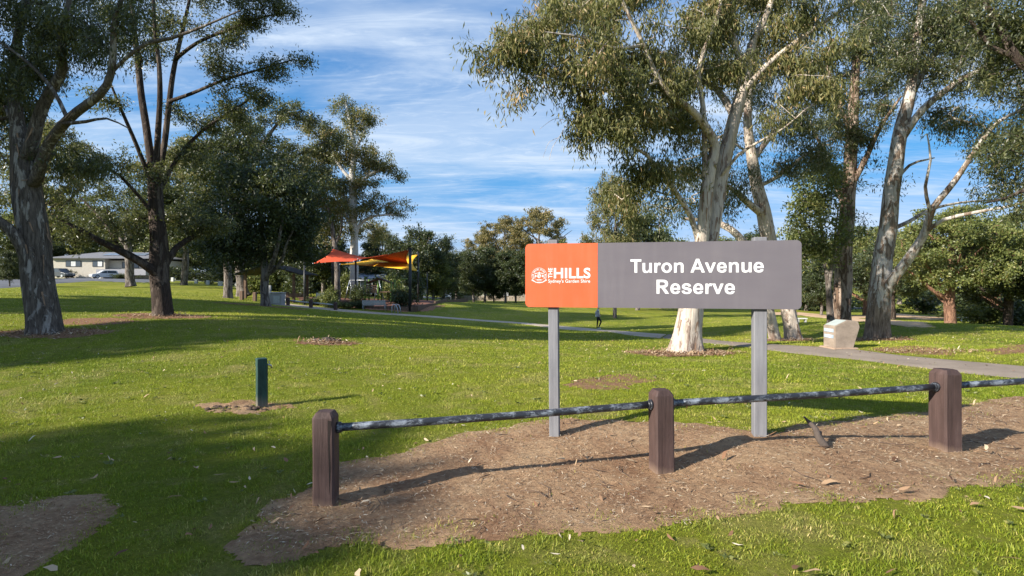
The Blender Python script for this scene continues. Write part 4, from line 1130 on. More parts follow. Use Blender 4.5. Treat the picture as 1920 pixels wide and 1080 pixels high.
# left
for px, ty, Z, key, wd, lab in [
        (40, 385, 118, 'dense_b', 1.2, 'green tree behind the roof at the far left'), (118, 400, 124, 'gum', 1.2, 'grey gum behind the left end of the cream house'),
        (190, 392, 128, 'dense_b', 1.2, 'green tree behind the middle of the cream house'), (262, 398, 122, 'dense', 1.2, 'dark tree behind the right end of the cream house'),
        (330, 410, 112, 'dense_b', 1.2, 'green tree behind the blue roofed house, left side'), (396, 400, 110, 'dense', 1.2, 'dark tree behind the blue roofed house, right side'),
        (545, 440, 95, 'dense', 1.1, 'dark tree far behind the picnic shelter'), (480, 430, 100, 'dense_b', 1.1, 'green tree far behind the forked tree'),
        (18, 470, 60, 'dense', 0.8, 'small roadside tree at the very left behind the stout gum')]:
    place(key, px, ty, Z, lab, wide=wd)
place('gum', 345, 260, 75, 'tall hazy gum behind the dark barked tree', wide=1.2)
place('gum', 88, 230, 70, 'tall gum standing behind the stout gum at left', wide=1.1)
# far ring so that no bare horizon shows
k = 0
for a in range(-60, 64, 6):
    R = 165 + 14 * math.sin(a * 1.7)
    x, y = R * math.sin(math.radians(a)), R * math.cos(math.radians(a))
    place(('dense', 'dense_b', 'cone', 'fig_dark', 'gum')[k % 5], 0, 0, 0, 'far tree in the hazy line along the horizon', 'far trees along the horizon', rz=a, xy=(x, y), H=11 + 3 * math.sin(a * 2.3), wide=1.5)
    k += 1
# unseen trees that shade the lawn; two added to thicken the lower left shade
for i, (cc, dd, H, wd, lab) in enumerate([(15.9, -30, 18, 0.56, 'tall gum left of the picture shading the middle of the lawn'), (1.65, -34.3, 17, 1.02, 'dense gum behind the viewer shading the lower left lawn'),
                                          (30, -28, 24, 0.75, 'tall gum left of the picture shading the roadside grass'), (40, -20, 26, 0.6, 'gum left of the picture shading the slope by the road'),
                                          (17, -21, 26, 0.32, 'slender tall gum left of the picture shading the stout grey gum'), (26.5, -22, 25, 0.36, 'slender tall gum left of the picture shading the dark barked tree'), (2.2, -41.0, 20, 0.80, 'added unseen gum behind the viewer thickening the lower left shade'), (-2.5, -36, 18, 0.8, 'another added unseen gum behind the viewer thickening the lower left shade'),
                                          (-13, -40, 16, 0.9, 'gum behind the viewer out of the picture')]):
    x, y = math.cos(AZ) * dd - math.sin(AZ) * cc, math.sin(AZ) * dd + math.cos(AZ) * cc       # cc across, dd along the run of the shadows
    place('shade_gum', 0, 0, 0, lab, 'trees outside the picture', rz=i * 1.3, wide=wd, xy=(x, y), H=H)

# ------------------------------------------------------------------ sign
t = NT('sign_grey_paint'); n1 = t.noise(t.map('Object', (1, 1, 3)), 1.2, 5, 0.6)
n2 = t.noise(t.map('Object', (9, 1, 0.7)), 1.4, 6, 0.7); n3 = t.noise(t.map('Object', (1, 1, 1)), 60, 3, 0.8)
c = t.mix(t.step(n2, 0.5, 0.8, 0, 0.07), t.ramp(n1, [(0.3, (0.130, 0.116, 0.132)), (0.7, (0.151, 0.136, 0.151))]), (0.30, 0.28, 0.27)); c = t.mix(t.step(n3, 0.70, 0.76, 0, 0.25), c, (0.08, 0.07, 0.07))
t.set(c, t.ramp(n2, [(0.3, (0.32, 0.32, 0.32)), (0.7, (0.6, 0.6, 0.6))]), 0.45); M_SGREY = t.m
t = NT('sign_orange_paint'); n1 = t.noise(t.map('Object', (1, 1, 2)), 1.5, 5, 0.6)
n2 = t.noise(t.map('Object', (9, 1, 0.7)), 1.4, 6, 0.7); n3 = t.noise(t.map('Object', (1, 1, 1)), 60, 3, 0.8)
c = t.mix(t.step(n2, 0.5, 0.8, 0, 0.12), t.ramp(n1, [(0.3, (0.64, 0.108, 0.036)), (0.7, (0.70, 0.126, 0.045))]), (0.62, 0.25, 0.15)); c = t.mix(t.step(n3, 0.71, 0.76, 0, 0.3), c, (0.35, 0.09, 0.05))
t.set(c, t.ramp(n2, [(0.3, (0.32, 0.32, 0.32)), (0.7, (0.6, 0.6, 0.6))]), 0.45); M_SORANGE = t.m
M_SWHITE = plain('sign_white_print', (0.76, 0.76, 0.76), 0.5, 0.02)
t = NT('grey_stained_timber')
g1 = t.noise(t.map('Object', (30, 30, 1.6)), 1.0, 6, 0.7); g2 = t.noise(t.map('Object', (3, 3, 1)), 2.0, 5, 0.6)
c = t.ramp(g2, [(0.3, (0.17, 0.17, 0.185)), (0.7, (0.235, 0.235, 0.25))])
c = t.mix(0.6, c, t.ramp(g1, [(0.3, (0.6, 0.6, 0.62)), (0.65, (1.12, 1.12, 1.12))]), 'MULTIPLY')
t.set(c, 0.8, 0.25); t.bump(g1, 0.5, 0.006); M_GTIMBER = t.m
M_STEEL = plain('dull_steel', (0.45, 0.46, 0.47), 0.35, 0.1, 20, metal=0.9)

SL, SR = P(985, 530, 5.5), P(1503, 530, 4.98)
SL.z = SR.z = 0
sd = (SR - SL); SW = sd.length; sd.normalize(); sn = Vector((sd.y, -sd.x, 0))       # sn points to the viewer
STOP, SBOT = P(985, 457.5, 5.5).z, P(985, 575.5, 5.5).z
SH = STOP - SBOT
sign = empty('park_sign', (SL.x, SL.y, gz(SL.x, SL.y)), math.atan2(sd.y, sd.x))
tag(sign, 'wide grey and orange park name sign on two grey timber posts', 'sign')
g0 = sign.location.z


def rounded(x0, x1, z0, z1, r, corners):
    out = []
    for (cx, cz, a0, on) in ((x1 - r, z0 + r, -90, 'br' in corners), (x1 - r, z1 - r, 0, 'tr' in corners), (x0 + r, z1 - r, 90, 'tl' in corners), (x0 + r, z0 + r, 180, 'bl' in corners)):
        if on:
            for k in range(7):
                a = math.radians(a0 + 15 * k); out.append((cx + r * math.cos(a), cz + r * math.sin(a)))
        else:
            out.append((x1 if cx > (x0 + x1) / 2 else x0, z1 if cz > (z0 + z1) / 2 else z0))
    return out


zb, zt = SBOT - g0, STOP - g0
_a = (1120.5 - CX) / F
XS = (SL.x - _a * SL.y) / (_a * sd.y - sd.x)                              # the seam between orange and grey (local x; y is depth, viewer at -y)
MB().prism(rounded(0, XS, zb, zt, 0.045, ('tl', 'bl')), 0.022).build('orange_panel', M_SORANGE, sign)
MB().prism(rounded(XS + 0.0015, SW, zb, zt, 0.045, ('tr', 'br')), 0.022).build('grey_panel', M_SGREY, sign)
for k, (px, Zp, topy) in enumerate(((1038.5, 5.45, 449), (1427.5, 5.06, 444))):
    x = (px - CX) * Zp / F; lx = (Vector((x, Zp, 0)) - SL).dot(sd)
    zg = gz(x, Zp) - g0 - 0.15; zp = CAMZ + (HY - topy) * Zp / F - g0
    s_ = 0.102 if k == 0 else 0.118
    pst = MB(); pst.box((0, 0, (zg + zp) / 2), (s_, s_, zp - zg), bev=0.006)
    po = pst.build('post', M_GTIMBER, sign, (lx, 0.0225 + s_ / 2 + 0.012, 0))
    if k == 0: po.rotation_euler = (0, -0.008, 0)
    for bz in (zb + 0.12, zt - 0.12):
        rail = MB(); rail.box((0, 0, 0), (0.30, 0.011, 0.04)); rail.build('backing_strap', M_STEEL, po, (0, -s_ / 2 - 0.006, bz))

GLYPH = {
    'T': (611, [[(21, 595), (21, 716), (590, 716), (590, 595), (378, 595), (378, 0), (233, 0), (233, 595)]]),
    'u': (611, [[(66, 519), (203, 519), (203, 239), (205, 170), (214, 128), (236, 102), (275, 91), (320, 97), (358, 118), (388, 152), (402, 195), (409, 260), (409, 519), (546, 519), (546, 0), (419, 0), (419, 78), (391, 37), (345, 5), (290, -10), (236, -12), (180, -6), (132, 15), (98, 50), (76, 95), (66, 160)]]),
    'r': (389, [[(66, 0), (66, 519), (193, 519), (193, 445), (230, 497), (255, 520), (285, 531), (322, 530), (362, 520), (398, 499), (355, 380), (320, 396), (285, 399), (250, 385), (225, 350), (209, 280), (203, 160), (203, 0)]]),
    'A': (722, [[(0, 0), (153, 0), (214, 163), (500, 163), (564, 0), (721, 0), (434, 716), (281, 716)], [(262, 284), (358, 549), (454, 284)]]),
    'v': (556, [[(209, 0), (1, 519), (145, 519), (243, 254), (271, 166), (300, 254), (398, 519), (540, 519), (333, 0)]]),
    'e': (556, [[(372, 165), (509, 142), (485, 82), (440, 30), (375, -3), (282, -12), (200, -2), (130, 30), (80, 80), (45, 155), (34, 255), (45, 350), (80, 430), (130, 490), (195, 522), (269, 531), (345, 522), (420, 490), (470, 435), (505, 350), (517, 214), (173, 214), (180, 165), (205, 122), (240, 100), (284, 93), (320, 99), (350, 120)],
                [(380, 302), (175, 302), (182, 350), (200, 392), (235, 419), (278, 428), (315, 421), (350, 397), (372, 358)]]),
    'R': (722, [[(73, 0), (73, 716), (378, 716), (460, 711), (525, 695), (585, 658), (628, 595), (643, 513), (632, 430), (598, 368), (540, 325), (455, 307), (502, 270), (545, 220), (600, 140), (687, 0), (514, 0), (400, 170), (350, 245), (318, 282), (290, 296), (247, 299), (218, 299), (218, 0)],
                [(218, 413), (325, 413), (400, 416), (455, 430), (483, 460), (493, 505), (483, 550), (450, 580), (385, 594), (218, 595)]]),
    's': (556, [[(24, 148), (161, 169), (175, 130), (200, 105), (235, 90), (280, 86), (330, 92), (365, 110), (376, 140), (368, 163), (330, 180), (200, 212), (110, 245), (62, 290), (45, 345), (46, 400), (68, 450), (110, 495), (170, 522), (262, 531), (360, 522), (425, 490), (465, 445), (488, 385), (359, 361), (345, 397), (318, 422), (265, 432), (215, 428), (185, 412), (175, 388), (182, 367), (205, 352), (310, 326), (420, 298), (480, 258), (510, 205), (514, 155), (495, 90), (450, 35), (375, 0), (280, -12), (180, -3), (105, 28), (52, 80)]]),
}
_gn = [(611 - x, 519 - y) for x, y in GLYPH['u'][1][0]]
GLYPH['n'] = (611, [_gn])
th = [2 * PI * i / 40 for i in range(40)]
GLYPH['o'] = (611, [[(305 + 268 * math.cos(a), 259 + 272 * math.sin(a)) for a in th], [(305 + 127 * math.cos(a), 259 + 162 * math.sin(a)) for a in th]])


def curve_mesh(splines, depth=0.0005):
    cu = bpy.data.curves.new('tmp', 'CURVE'); cu.dimensions = '2D'; cu.fill_mode = 'BOTH'; cu.extrude = depth
    for sp in splines:
        s = cu.splines.new('POLY'); s.points.add(len(sp) - 1)
        for q, (x, y) in zip(s.points, sp): q.co = (x, y, 0, 1)
        s.use_cyclic_u = True
    o = bpy.data.objects.new('tmp', cu); COL.objects.link(o)
    bpy.context.view_layer.update()
    me = bpy.data.meshes.new_from_object(o.evaluated_get(bpy.context.evaluated_depsgraph_get()))
    bpy.data.objects.remove(o); return me


def font_mesh(txt, size, offset, spacing=1.0, depth=0.0005):
    cu = bpy.data.curves.new('tmp', 'FONT'); cu.body = txt; cu.size = size; cu.offset = offset; cu.space_character = spacing; cu.extrude = depth
    o = bpy.data.objects.new('tmp', cu); COL.objects.link(o)
    bpy.context.view_layer.update()
    me = bpy.data.meshes.new_from_object(o.evaluated_get(bpy.context.evaluated_depsgraph_get()))
    bpy.data.objects.remove(o); return me


def fit(me, x0, x1, z0, z1, rot=False):
    """put a flat lettering mesh on the sign face between the given local limits"""
    co = np.empty(len(me.vertices) * 3, np.float32); me.vertices.foreach_get('co', co); co = co.reshape(-1, 3)
    if rot: co = np.stack([-co[:, 1], co[:, 0], co[:, 2]], 1)
    a, b = co.min(0), co.max(0)
    out = np.empty_like(co)
    out[:, 0] = x0 + (co[:, 0] - a[0]) / (b[0] - a[0]) * (x1 - x0)
    out[:, 2] = z0 + (co[:, 1] - a[1]) / (b[1] - a[1]) * (z1 - z0)
    out[:, 1] = -0.0012 - co[:, 2]
    me.vertices.foreach_set('co', out.ravel()); me.update()
    return me


def sx(px):                                    # photo column on the sign face -> local x (perspective inverted)
    a = (px - CX) / F
    tt = (SL.x - a * SL.y) / (a * sd.y - sd.x)
    return tt


def sz(py, px):
    lx = sx(px); Zp = SL.y + sd.y * lx
    return CAMZ + (HY - py) * Zp / F - g0


def glyph_text(txt, x0, x1, z0):
    sps, x = [], 0
    for ch in txt:
        if ch == ' ': x += 278; continue
        adv, pl = GLYPH[ch]
        sps += [[(a + x, b) for a, b in q] for q in pl]; x += adv
        if ch == 'T': x -= 25
    xs = [a for q in sps for a, b in q]; k = (x1 - x0) / (max(xs) - min(xs))
    z0_ = min(b for q in sps for a, b in q)
    sps = [[((a - min(xs)) * k, b * k) for a, b in q] for q in sps]
    return sps, k


ph = empty('tmp'); bpy.data.objects.remove(ph)
for txt, a, b, base in (('Turon Avenue', 1182, 1432, 511), ('Reserve', 1231, 1378, 551)):
    x0, x1 = sx(a), sx(b)
    sps, k = glyph_text(txt, x0, x1, 0)
    zb_ = sz(base, (a + b) / 2)
    me = curve_mesh(sps)
    co = np.empty(len(me.vertices) * 3, np.float32); me.vertices.foreach_get('co', co); co = co.reshape(-1, 3)
    co = np.stack([co[:, 0] + x0, -0.0012 - co[:, 2], co[:, 1] + zb_], 1)
    me.vertices.foreach_set('co', co.astype(np.float32).ravel()); me.update()
    o = link_mesh('lettering', me, M_SWHITE, sign); o['label'] = 'white bold lettering reading ' + txt
o = link_mesh('lettering', fit(font_mesh('HILLS', 1, 0.028, 1.05), sx(1038.5), sx(1107), sz(522, 1072), sz(502.2, 1072)), M_SWHITE, sign); o['label'] = 'white bold lettering reading HILLS'
o = link_mesh('lettering', fit(font_mesh('THE', 1, 0.022, 1.03), sx(1028), sx(1035.8), sz(521.5, 1032), sz(502.4, 1032), rot=True), M_SWHITE, sign); o['label'] = 'small upright white lettering reading THE'
o = link_mesh('lettering', fit(font_mesh("Sydney's Garden Shire", 1, 0.010, 1.04), sx(1028), sx(1106.5), sz(532.0, 1067), sz(523.6, 1067)), M_SWHITE, sign); o['label'] = "small white lettering reading Sydney's Garden Shire"
# round crest: double ring with a band of letter-like ticks, ribbon below and a shield with sprays in the middle
cx_, cz_ = sx(1011), sz(516.5, 1011); cr = sx(1025.3) - cx_
cb = MB()


def ring(r0, r1, n=48):
    vs = []; fs = []
    for i in range(n):
        a = 2 * PI * i / n
        for r in (r0, r1): vs.append((cx_ + r * math.cos(a), -0.0016, cz_ + r * math.sin(a)))
    for i in range(n):
        j = (i + 1) % n; fs.append((2 * i, 2 * i + 1, 2 * j + 1, 2 * j))
    cb.add(vs, fs)


def flat(pl): cb.add([(cx_ + x * cr, -0.0016, cz_ + y * cr) for x, y in pl], [tuple(range(len(pl)))])


ring(cr * 0.965, cr); ring(cr * 0.675, cr * 0.70)
for i in range(22):
    a = math.radians(205 - i * 230 / 21)
    if i in (4, 11, 17): continue
    c_, s_ = math.cos(a), math.sin(a)
    w_ = 0.030 if i % 3 else 0.05
    flat([(c_ * 0.74 - s_ * w_, s_ * 0.74 + c_ * w_), (c_ * 0.74 + s_ * w_, s_ * 0.74 - c_ * w_), (c_ * 0.90 + s_ * w_, s_ * 0.90 - c_ * w_), (c_ * 0.90 - s_ * w_, s_ * 0.90 + c_ * w_)])
for sgn in (-1, 1):
    flat([(sgn * 0.95, -0.50), (sgn * 0.45, -0.80), (sgn * 0.45, -0.92), (sgn * 1.0, -0.64)])
    flat([(sgn * 0.10, 0.30), (sgn * 0.56, 0.20), (sgn * 0.58, 0.27), (sgn * 0.12, 0.38)])
    for q in range(4):
        a = math.radians(-25 + q * 22)
        flat([(sgn * 0.30, -0.12), (sgn * (0.30 + 0.28 * math.cos(a) - 0.04), -0.12 + 0.28 * math.sin(a) + 0.04), (sgn * (0.30 + 0.30 * math.cos(a)), -0.12 + 0.30 * math.sin(a)), (sgn * (0.30 + 0.28 * math.cos(a) + 0.03), -0.12 + 0.28 * math.sin(a) - 0.05)])
flat([(-0.5, -0.84), (0.5, -0.84), (0.5, -0.94), (-0.5, -0.94)])
flat([(-0.26, 0.12), (0.26, 0.12), (0.26, 0.05), (-0.26, 0.05)]); flat([(-0.24, 0.0), (-0.04, 0.0), (-0.04, -0.40), (-0.22, -0.20)]); flat([(0.03, 0.0), (0.24, 0.0), (0.22, -0.12), (0.03, -0.12)]); flat([(0.03, -0.17), (0.21, -0.17), (0.03, -0.40)])
flat([(-0.10, 0.16), (0.10, 0.16), (0.06, 0.42), (0.0, 0.52), (-0.06, 0.42)])
flat([(-0.34, -0.52), (0.34, -0.52), (0.30, -0.60), (-0.30, -0.60)])
o = cb.build('crest', M_SWHITE, sign); o['label'] = 'white round crest with ring, ribbon and shield'

# ------------------------------------------------------------------ log and pipe barrier fence
t = NT('brown_painted_log')
g1 = t.noise(t.map('Object', (26, 26, 1.5)), 1.0, 6, 0.7); g2 = t.noise(t.map('Object', (4, 4, 1.2)), 1.6, 5, 0.65)
crk = t.noise(t.map('Object', (16, 16, 0.7), loc=(2, 5, 1)), 1.0, 4, 0.6, 0.8)
c = t.ramp(g2, [(0.28, (0.055, 0.033, 0.029)), (0.55, (0.085, 0.052, 0.046)), (0.8, (0.130, 0.088, 0.078))])
c = t.mix(0.55, c, t.ramp(g1, [(0.3, (0.55, 0.53, 0.52)), (0.7, (1.2, 1.2, 1.2))]), 'MULTIPLY')
crack = t.step(crk, 0.36, 0.30)
c = t.mix(crack, c, (0.018, 0.012, 0.011))
sp_ = t.n.new('ShaderNodeSeparateXYZ'); t.l.new(t.coord('Object'), sp_.inputs[0])
hh = t.math('ADD', sp_.outputs[2], t.math('MULTIPLY', g2, 0.16))
c = t.mix(t.step(hh, 0.16, 0.05, 0, 0.8), c, (0.30, 0.21, 0.145))          # splashed soil at the foot
t.set(c, 0.7, 0.35)
t.bump(t.math('SUBTRACT', g1, t.math('MULTIPLY', crack, 1.5)), 0.6, 0.012); M_LOG = t.m
t = NT('flaking_pipe_paint')
f1 = t.noise(t.map('Object', (2.6, 5, 5)), 2.6, 10, 0.80, 0.1); f2 = t.noise(t.map('Object', (12, 30, 30)), 1.0, 6, 0.7)
c = t.mix(t.step(f1, 0.50, 0.60), (0.020, 0.022, 0.028), t.ramp(f2, [(0.3, (0.10, 0.12, 0.15)), (0.7, (0.30, 0.335, 0.38))]))
t.set(c, t.ramp(f1, [(0.4, (0.35, 0.35, 0.35)), (0.6, (0.6, 0.6, 0.6))]), 0.5); t.bump(f1, 0.3, 0.004); M_PIPE = t.m

POSTS = [(611, 945, 4.05, 770, 0.16, 0.05), (1240, 885, 4.5, 730, 0.165, 0.17), (1772, 845, 4.95, 692, 0.185, 0.15)]
pts = []
for px, by, Zp, ty, s_, rz in POSTS:
    x = (px - CX) * Zp / F; pts.append((x, Zp, gz(x, Zp), CAMZ + (HY - ty) * Zp / F, s_, rz))
pts.append((pts[2][0] + 2.76, pts[2][1] + 0.46, gz(pts[2][0] + 2.76, pts[2][1] + 0.46), pts[2][3] + 0.06, 0.18, 0.16))
LAB = ['dark cracked brown log post at the left end of the pipe rail fence', 'squared brown log post in the middle of the pipe rail fence', 'chunky brown log post at the right, holding two pipe rails', 'log post of the pipe fence just past the right edge']
RH = []
for k, (x, y, z0, z1, s_, rz) in enumerate(pts):
    o = empty('log_post', (x, y, z0), rz); tag(o, LAB[k], 'post', 'log posts of the pipe rail fence')
    bm = bmesh.new()
    h = z1 - z0; e = 0.022
    ch = 0.085
    rings = [(-0.2, 1.0), (0.02, 1.0), (h * 0.25, 0.994), (h * 0.5, 1.0), (h * 0.75, 0.996), (h - 0.045, 0.99), (h - 0.038, 0.97), (h - 0.006, 0.74), (h, 0.68)]
    rg = random.Random(40 + k); grid = []
    q1, q2 = 0.5, 0.5 - ch
    out = []
    for (ax_, ay_), (bx_, by_) in (((q1, -q2), (q1, q2)), ((q2, q1), (-q2, q1)), ((-q1, q2), (-q1, -q2)), ((-q2, -q1), (q2, -q1))):
        for u in (0, 0.33, 0.67, 1): out.append((ax_ + (bx_ - ax_) * u, ay_ + (by_ - ay_) * u))
    nn = len(out)
    jit = [rg.uniform(-0.012, 0.012) for _ in out]
    for (zz_, sc) in rings:
        row = []
        for i, (ox, oy) in enumerate(out):
            w_ = s_ * sc * (1 + jit[i] + rg.uniform(-0.005, 0.005))
            row.append(bm.verts.new((ox * w_ + 0.003 * math.sin(zz_ * 6 + k), oy * w_, zz_ + (rg.uniform(-0.003, 0.003) if zz_ > 0.1 else 0))))
        grid.append(row)
    for a_, b_ in zip(grid[:-1], grid[1:]):
        for i in range(nn):
            f = bm.faces.new((a_[i], a_[(i + 1) % nn], b_[(i + 1) % nn], b_[i])); f.smooth = True
    bm.faces.new(grid[-1])
    me = bpy.data.meshes.new('log'); bm.to_mesh(me); bm.free()
    try: me.set_sharp_from_angle(angle=math.radians(22))
    except Exception: pass
    link_mesh('log', me, M_LOG, o)
    if k == 0:                                     # the long open split down the shaded face
        sp = MB(); sp.prism([(0.0, 0.10), (0.012, 0.3), (0.004, 0.5), (0.016, h - 0.06), (-0.012, h - 0.055), (-0.008, 0.45), (-0.002, 0.25)], 0.002, origin=(s_ * 0.30, -s_ / 2 - 0.0005, 0))
        sp.build('split', plain('split_shadow_wood', (0.02, 0.014, 0.012), 0.95), o)
    RH.append(z0)
rail_z = [P(611, 803, 4.05).z, P(1240, 757, 4.5).z, P(1772, 724, 4.95).z]
rail_z.append(rail_z[2] + 0.08)
for k in range(3):
    a = Vector((pts[k][0], pts[k][1], rail_z[k])); b_ = Vector((pts[k + 1][0], pts[k + 1][1], rail_z[k + 1]))
    d = (b_ - a).normalized()
    a2 = a + d * (pts[k][4] * 0.5); b2 = b_ - d * (pts[k + 1][4] * 0.5)
    o = empty('pipe_rail', a2); tag(o, ['black flaking pipe rail between the left and middle log posts', 'black flaking pipe rail between the middle and right log posts', 'black flaking pipe rail running off the right edge'][k], 'rail', 'pipe rails of the log fence')
    L_ = (b2 - a2).length
    rt = d.to_track_quat('X', 'Z').to_euler()
    n_ = 14
    pb = MB(); pb.tube([(L_ * i / n_, 0.0015 * math.sin(i * 1.3 + k), -0.008 * math.sin(PI * i / n_)) for i in range(n_ + 1)], 0.030, 14)
    q = pb.build('pipe', M_PIPE, o); q.rotation_euler = rt
    for xx in (0.012, L_ - 0.012):
        fb = MB(); fb.tube([(xx - 0.012, 0, 0), (xx + 0.012, 0, 0)], 0.042, 14); fb.tube([(xx - 0.03 if xx > 1 else xx, 0, 0), (xx if xx > 1 else xx + 0.03, 0, 0)], 0.034, 14)
        for sgn in (-1, 1): fb.tube([(xx + (0.012 if xx < 1 else -0.012), 0, sgn * 0.034), (xx + (0.022 if xx < 1 else -0.022), 0, sgn * 0.034)], 0.008, 6)
        q = fb.build('flange', M_PIPE, o); q.rotation_euler = rt

# ------------------------------------------------------------------ tap post
t = NT('green_painted_tap_post')
g1 = t.noise(t.map('Object', (30, 30, 2)), 1.0, 6, 0.7); g2 = t.noise(t.map('Object', (6, 6, 2)), 1.6, 6, 0.65)
c = t.ramp(g2, [(0.3, (0.012, 0.036, 0.030)), (0.6, (0.030, 0.076, 0.064)), (0.85, (0.09, 0.14, 0.125))])
sp_ = t.n.new('ShaderNodeSeparateXYZ'); t.l.new(t.coord('Object'), sp_.inputs[0])
c = t.mix(t.step(t.math('ADD', sp_.outputs[2], t.math('MULTIPLY', g2, 0.2)), 0.26, 0.08, 0, 0.85), c, (0.26, 0.21, 0.16))
c = t.mix(0.5, c, t.ramp(g1, [(0.3, (0.5, 0.5, 0.5)), (0.7, (1.2, 1.2, 1.2))]), 'MULTIPLY')
t.set(c, 0.65, 0.35); t.bump(g1, 0.5, 0.008); M_TAPP = t.m
tp = empty('tap_post', TAPP, 0.62); tag(tp, 'short dark green post with a metal garden tap in the open lawn', 'tap post')
hh_ = CAMZ + (HY - 671) * 6.9 / F - TAPP.z
pb = MB(); pb.box((0, 0, hh_ / 2 - 0.42 * 0.25), (0.115, 0.115, hh_ + 0.2 - 0.11), bev=0.006); pb.build('post_body', M_TAPP, tp)
pb = MB(); pb.box((0, 0, hh_ - 0.055), (0.122, 0.122, 0.105), bev=0.006); pb.build('cap', M_TAPP, tp)
pb = MB(); pb.box((0.0645, -0.02, hh_ * 0.45), (0.012, 0.045, hh_ * 0.86)); pb.build('cover_strip', M_TAPP, tp)
pb = MB(); pb.tube([(0.058, 0.03, hh_ - 0.10), (0.10, 0.03, hh_ - 0.10), (0.125, 0.03, hh_ - 0.115), (0.132, 0.03, hh_ - 0.15)], [0.011, 0.012, 0.012, 0.010], 8)
tap = pb.build('tap', M_STEEL, tp)
pb = MB(); pb.tube([(0.10, 0.03, hh_ - 0.09), (0.10, 0.03, hh_ - 0.06)], 0.007, 6); pb.tube([(0.10, 0.0, hh_ - 0.058), (0.10, 0.06, hh_ - 0.058)], 0.006, 6); pb.build('tap_handle', M_STEEL, tap)
# soil thrown up beside it
rg = random.Random(5); dm = MB()
for i in range(46):
    a = rg.uniform(0, 6.28); r = rg.random() ** 0.6
    x = TAPP.x - 0.30 + r * 0.46 * math.cos(a); y = TAPP.y - 0.14 + r * 0.11 * math.sin(a); s_ = rg.uniform(0.012, 0.035)
    dm.ball((x, y, gz(x, y) + s_ * 0.35), s_, 6, 4, (rg.uniform(0.8, 1.6), rg.uniform(0.7, 1.2), rg.uniform(0.5, 0.9)))
o = dm.build('soil_clods', plain('dark_clods', (0.075, 0.05, 0.035), 0.95, 0.4, 20, bump=0.5), None); tag(o, 'dark crumbly soil clods heaped left of the tap post', 'soil', kind='stuff')

# ------------------------------------------------------------------ stone plinth
t = NT('sandstone_plinth')
n1, n2 = t.noise(t.map('Object', (1, 1, 1.6)), 3.0, 6, 0.65), t.noise(t.map('Object'), 40, 5, 0.75)
c = t.ramp(n1, [(0.3, (0.23, 0.185, 0.145)), (0.55, (0.33, 0.265, 0.21)), (0.8, (0.41, 0.345, 0.28))])
c = t.mix(0.4, c, t.ramp(n2, [(0.3, (0.65, 0.65, 0.65)), (0.7, (1.15, 1.15, 1.15))]), 'MULTIPLY')
t.set(c, 0.9, 0.2); t.bump(n2, 0.4, 0.01); M_STONE = t.m
pc = GB(1576, 13.5)
pl = empty('stone_plinth', pc, math.radians(3)); tag(pl, 'pale sandstone plinth with sloping top and blue plaques beside the path', 'plinth')
# seen from the front: upright left edge, right edge leaning out to the top; the top slopes up to the right
H0, H1 = 0.56, 0.70
prof = [(-0.30, -0.05), (0.16, -0.05), (0.345, 0.54), (0.31, H1 - 0.03), (0.24, H1), (0.02, H1 + 0.005), (-0.30, H0)]
bmv = bmesh.new()
me = MB().prism(prof, 0.46, origin=(0, -0.23, 0)).mesh('stone_block')
bmv.from_mesh(me); bmesh.ops.recalc_face_normals(bmv, faces=bmv.faces); bmesh.ops.bevel(bmv, geom=bmv.edges[:], offset=0.014, segments=2, affect='EDGES'); bmv.to_mesh(me); bmv.free()
link_mesh('stone_block', me, M_STONE, pl)
tv = Vector((0.32, 0, H1 + 0.005 - H0)).normalized()
MB().box((-0.135, 0, (H0 + H1) / 2 + 0.010), (0.31, 0.38, 0.014), M=Matrix.Rotation(-math.atan2(tv.z, tv.x), 3, 'Y')).build('top_plaque', plain('pale_green_plaque', (0.40, 0.44, 0.41), 0.4, 0.08), pl)
M_PLQ = plain('blue_plaque', (0.34, 0.41, 0.48), 0.3, 0.2, 14)
M_PLT = plain('plaque_engraving', (0.62, 0.68, 0.74), 0.5, 0.1)
for k, z_ in enumerate((0.45, 0.30)):
    q = MB().box((-0.306, 0.0, z_), (0.012, 0.36, 0.085)).build('plaque', M_PLQ, pl)
    lb = MB()
    for j in range(3): lb.box((-0.3135, 0.0, z_ + 0.024 - 0.024 * j), (0.002, 0.28 - 0.06 * j, 0.008))
    lb.build('engraving', M_PLT, q)
MB().box((-0.05, 0, 0.0), (0.66, 0.60, 0.06), bev=0.02).build('footing', plain('plinth_footing', (0.34, 0.24, 0.17), 0.95, 0.2, 5), pl)

# ------------------------------------------------------------------ broken stick standing in the dirt
q = G(1548, 842); st = empty('fallen_stick', q); tag(st, 'broken grey bark stick lying crooked on the dirt beneath the rail', 'stick')
M_STICK = plain('weathered_stick', (0.085, 0.066, 0.055), 0.9, 0.4, 14, bump=0.6, stretch=(1, 1, 0.3))
MB().tube([(0.005, -0.01, 0.012), (-0.015, 0.02, 0.05), (-0.035, 0.06, 0.10), (-0.03, 0.10, 0.15), (-0.06, 0.15, 0.20), (-0.10, 0.18, 0.25)], [0.036, 0.034, 0.030, 0.026, 0.018, 0.005], 9).build('stick', M_STICK, st)
MB().tube([(-0.032, 0.08, 0.125), (0.01, 0.10, 0.12), (0.03, 0.12, 0.09)], [0.02, 0.016, 0.006], 7).build('stub', M_STICK, st)
sm = MB()
sb = G(612, 640)
for i in range(60):
    a = rg.uniform(0, 6.28); r = rg.random() ** 0.5; s_ = rg.uniform(0.02, 0.07)
    x, y = sb.x + 0.32 * r * math.cos(a), sb.y + 0.18 * r * math.sin(a)
    sm.ball((x, y, gz(x, y) + 0.02 + 0.05 * (1 - r)), s_, 6, 4, (1.3, 1.0, 0.7))
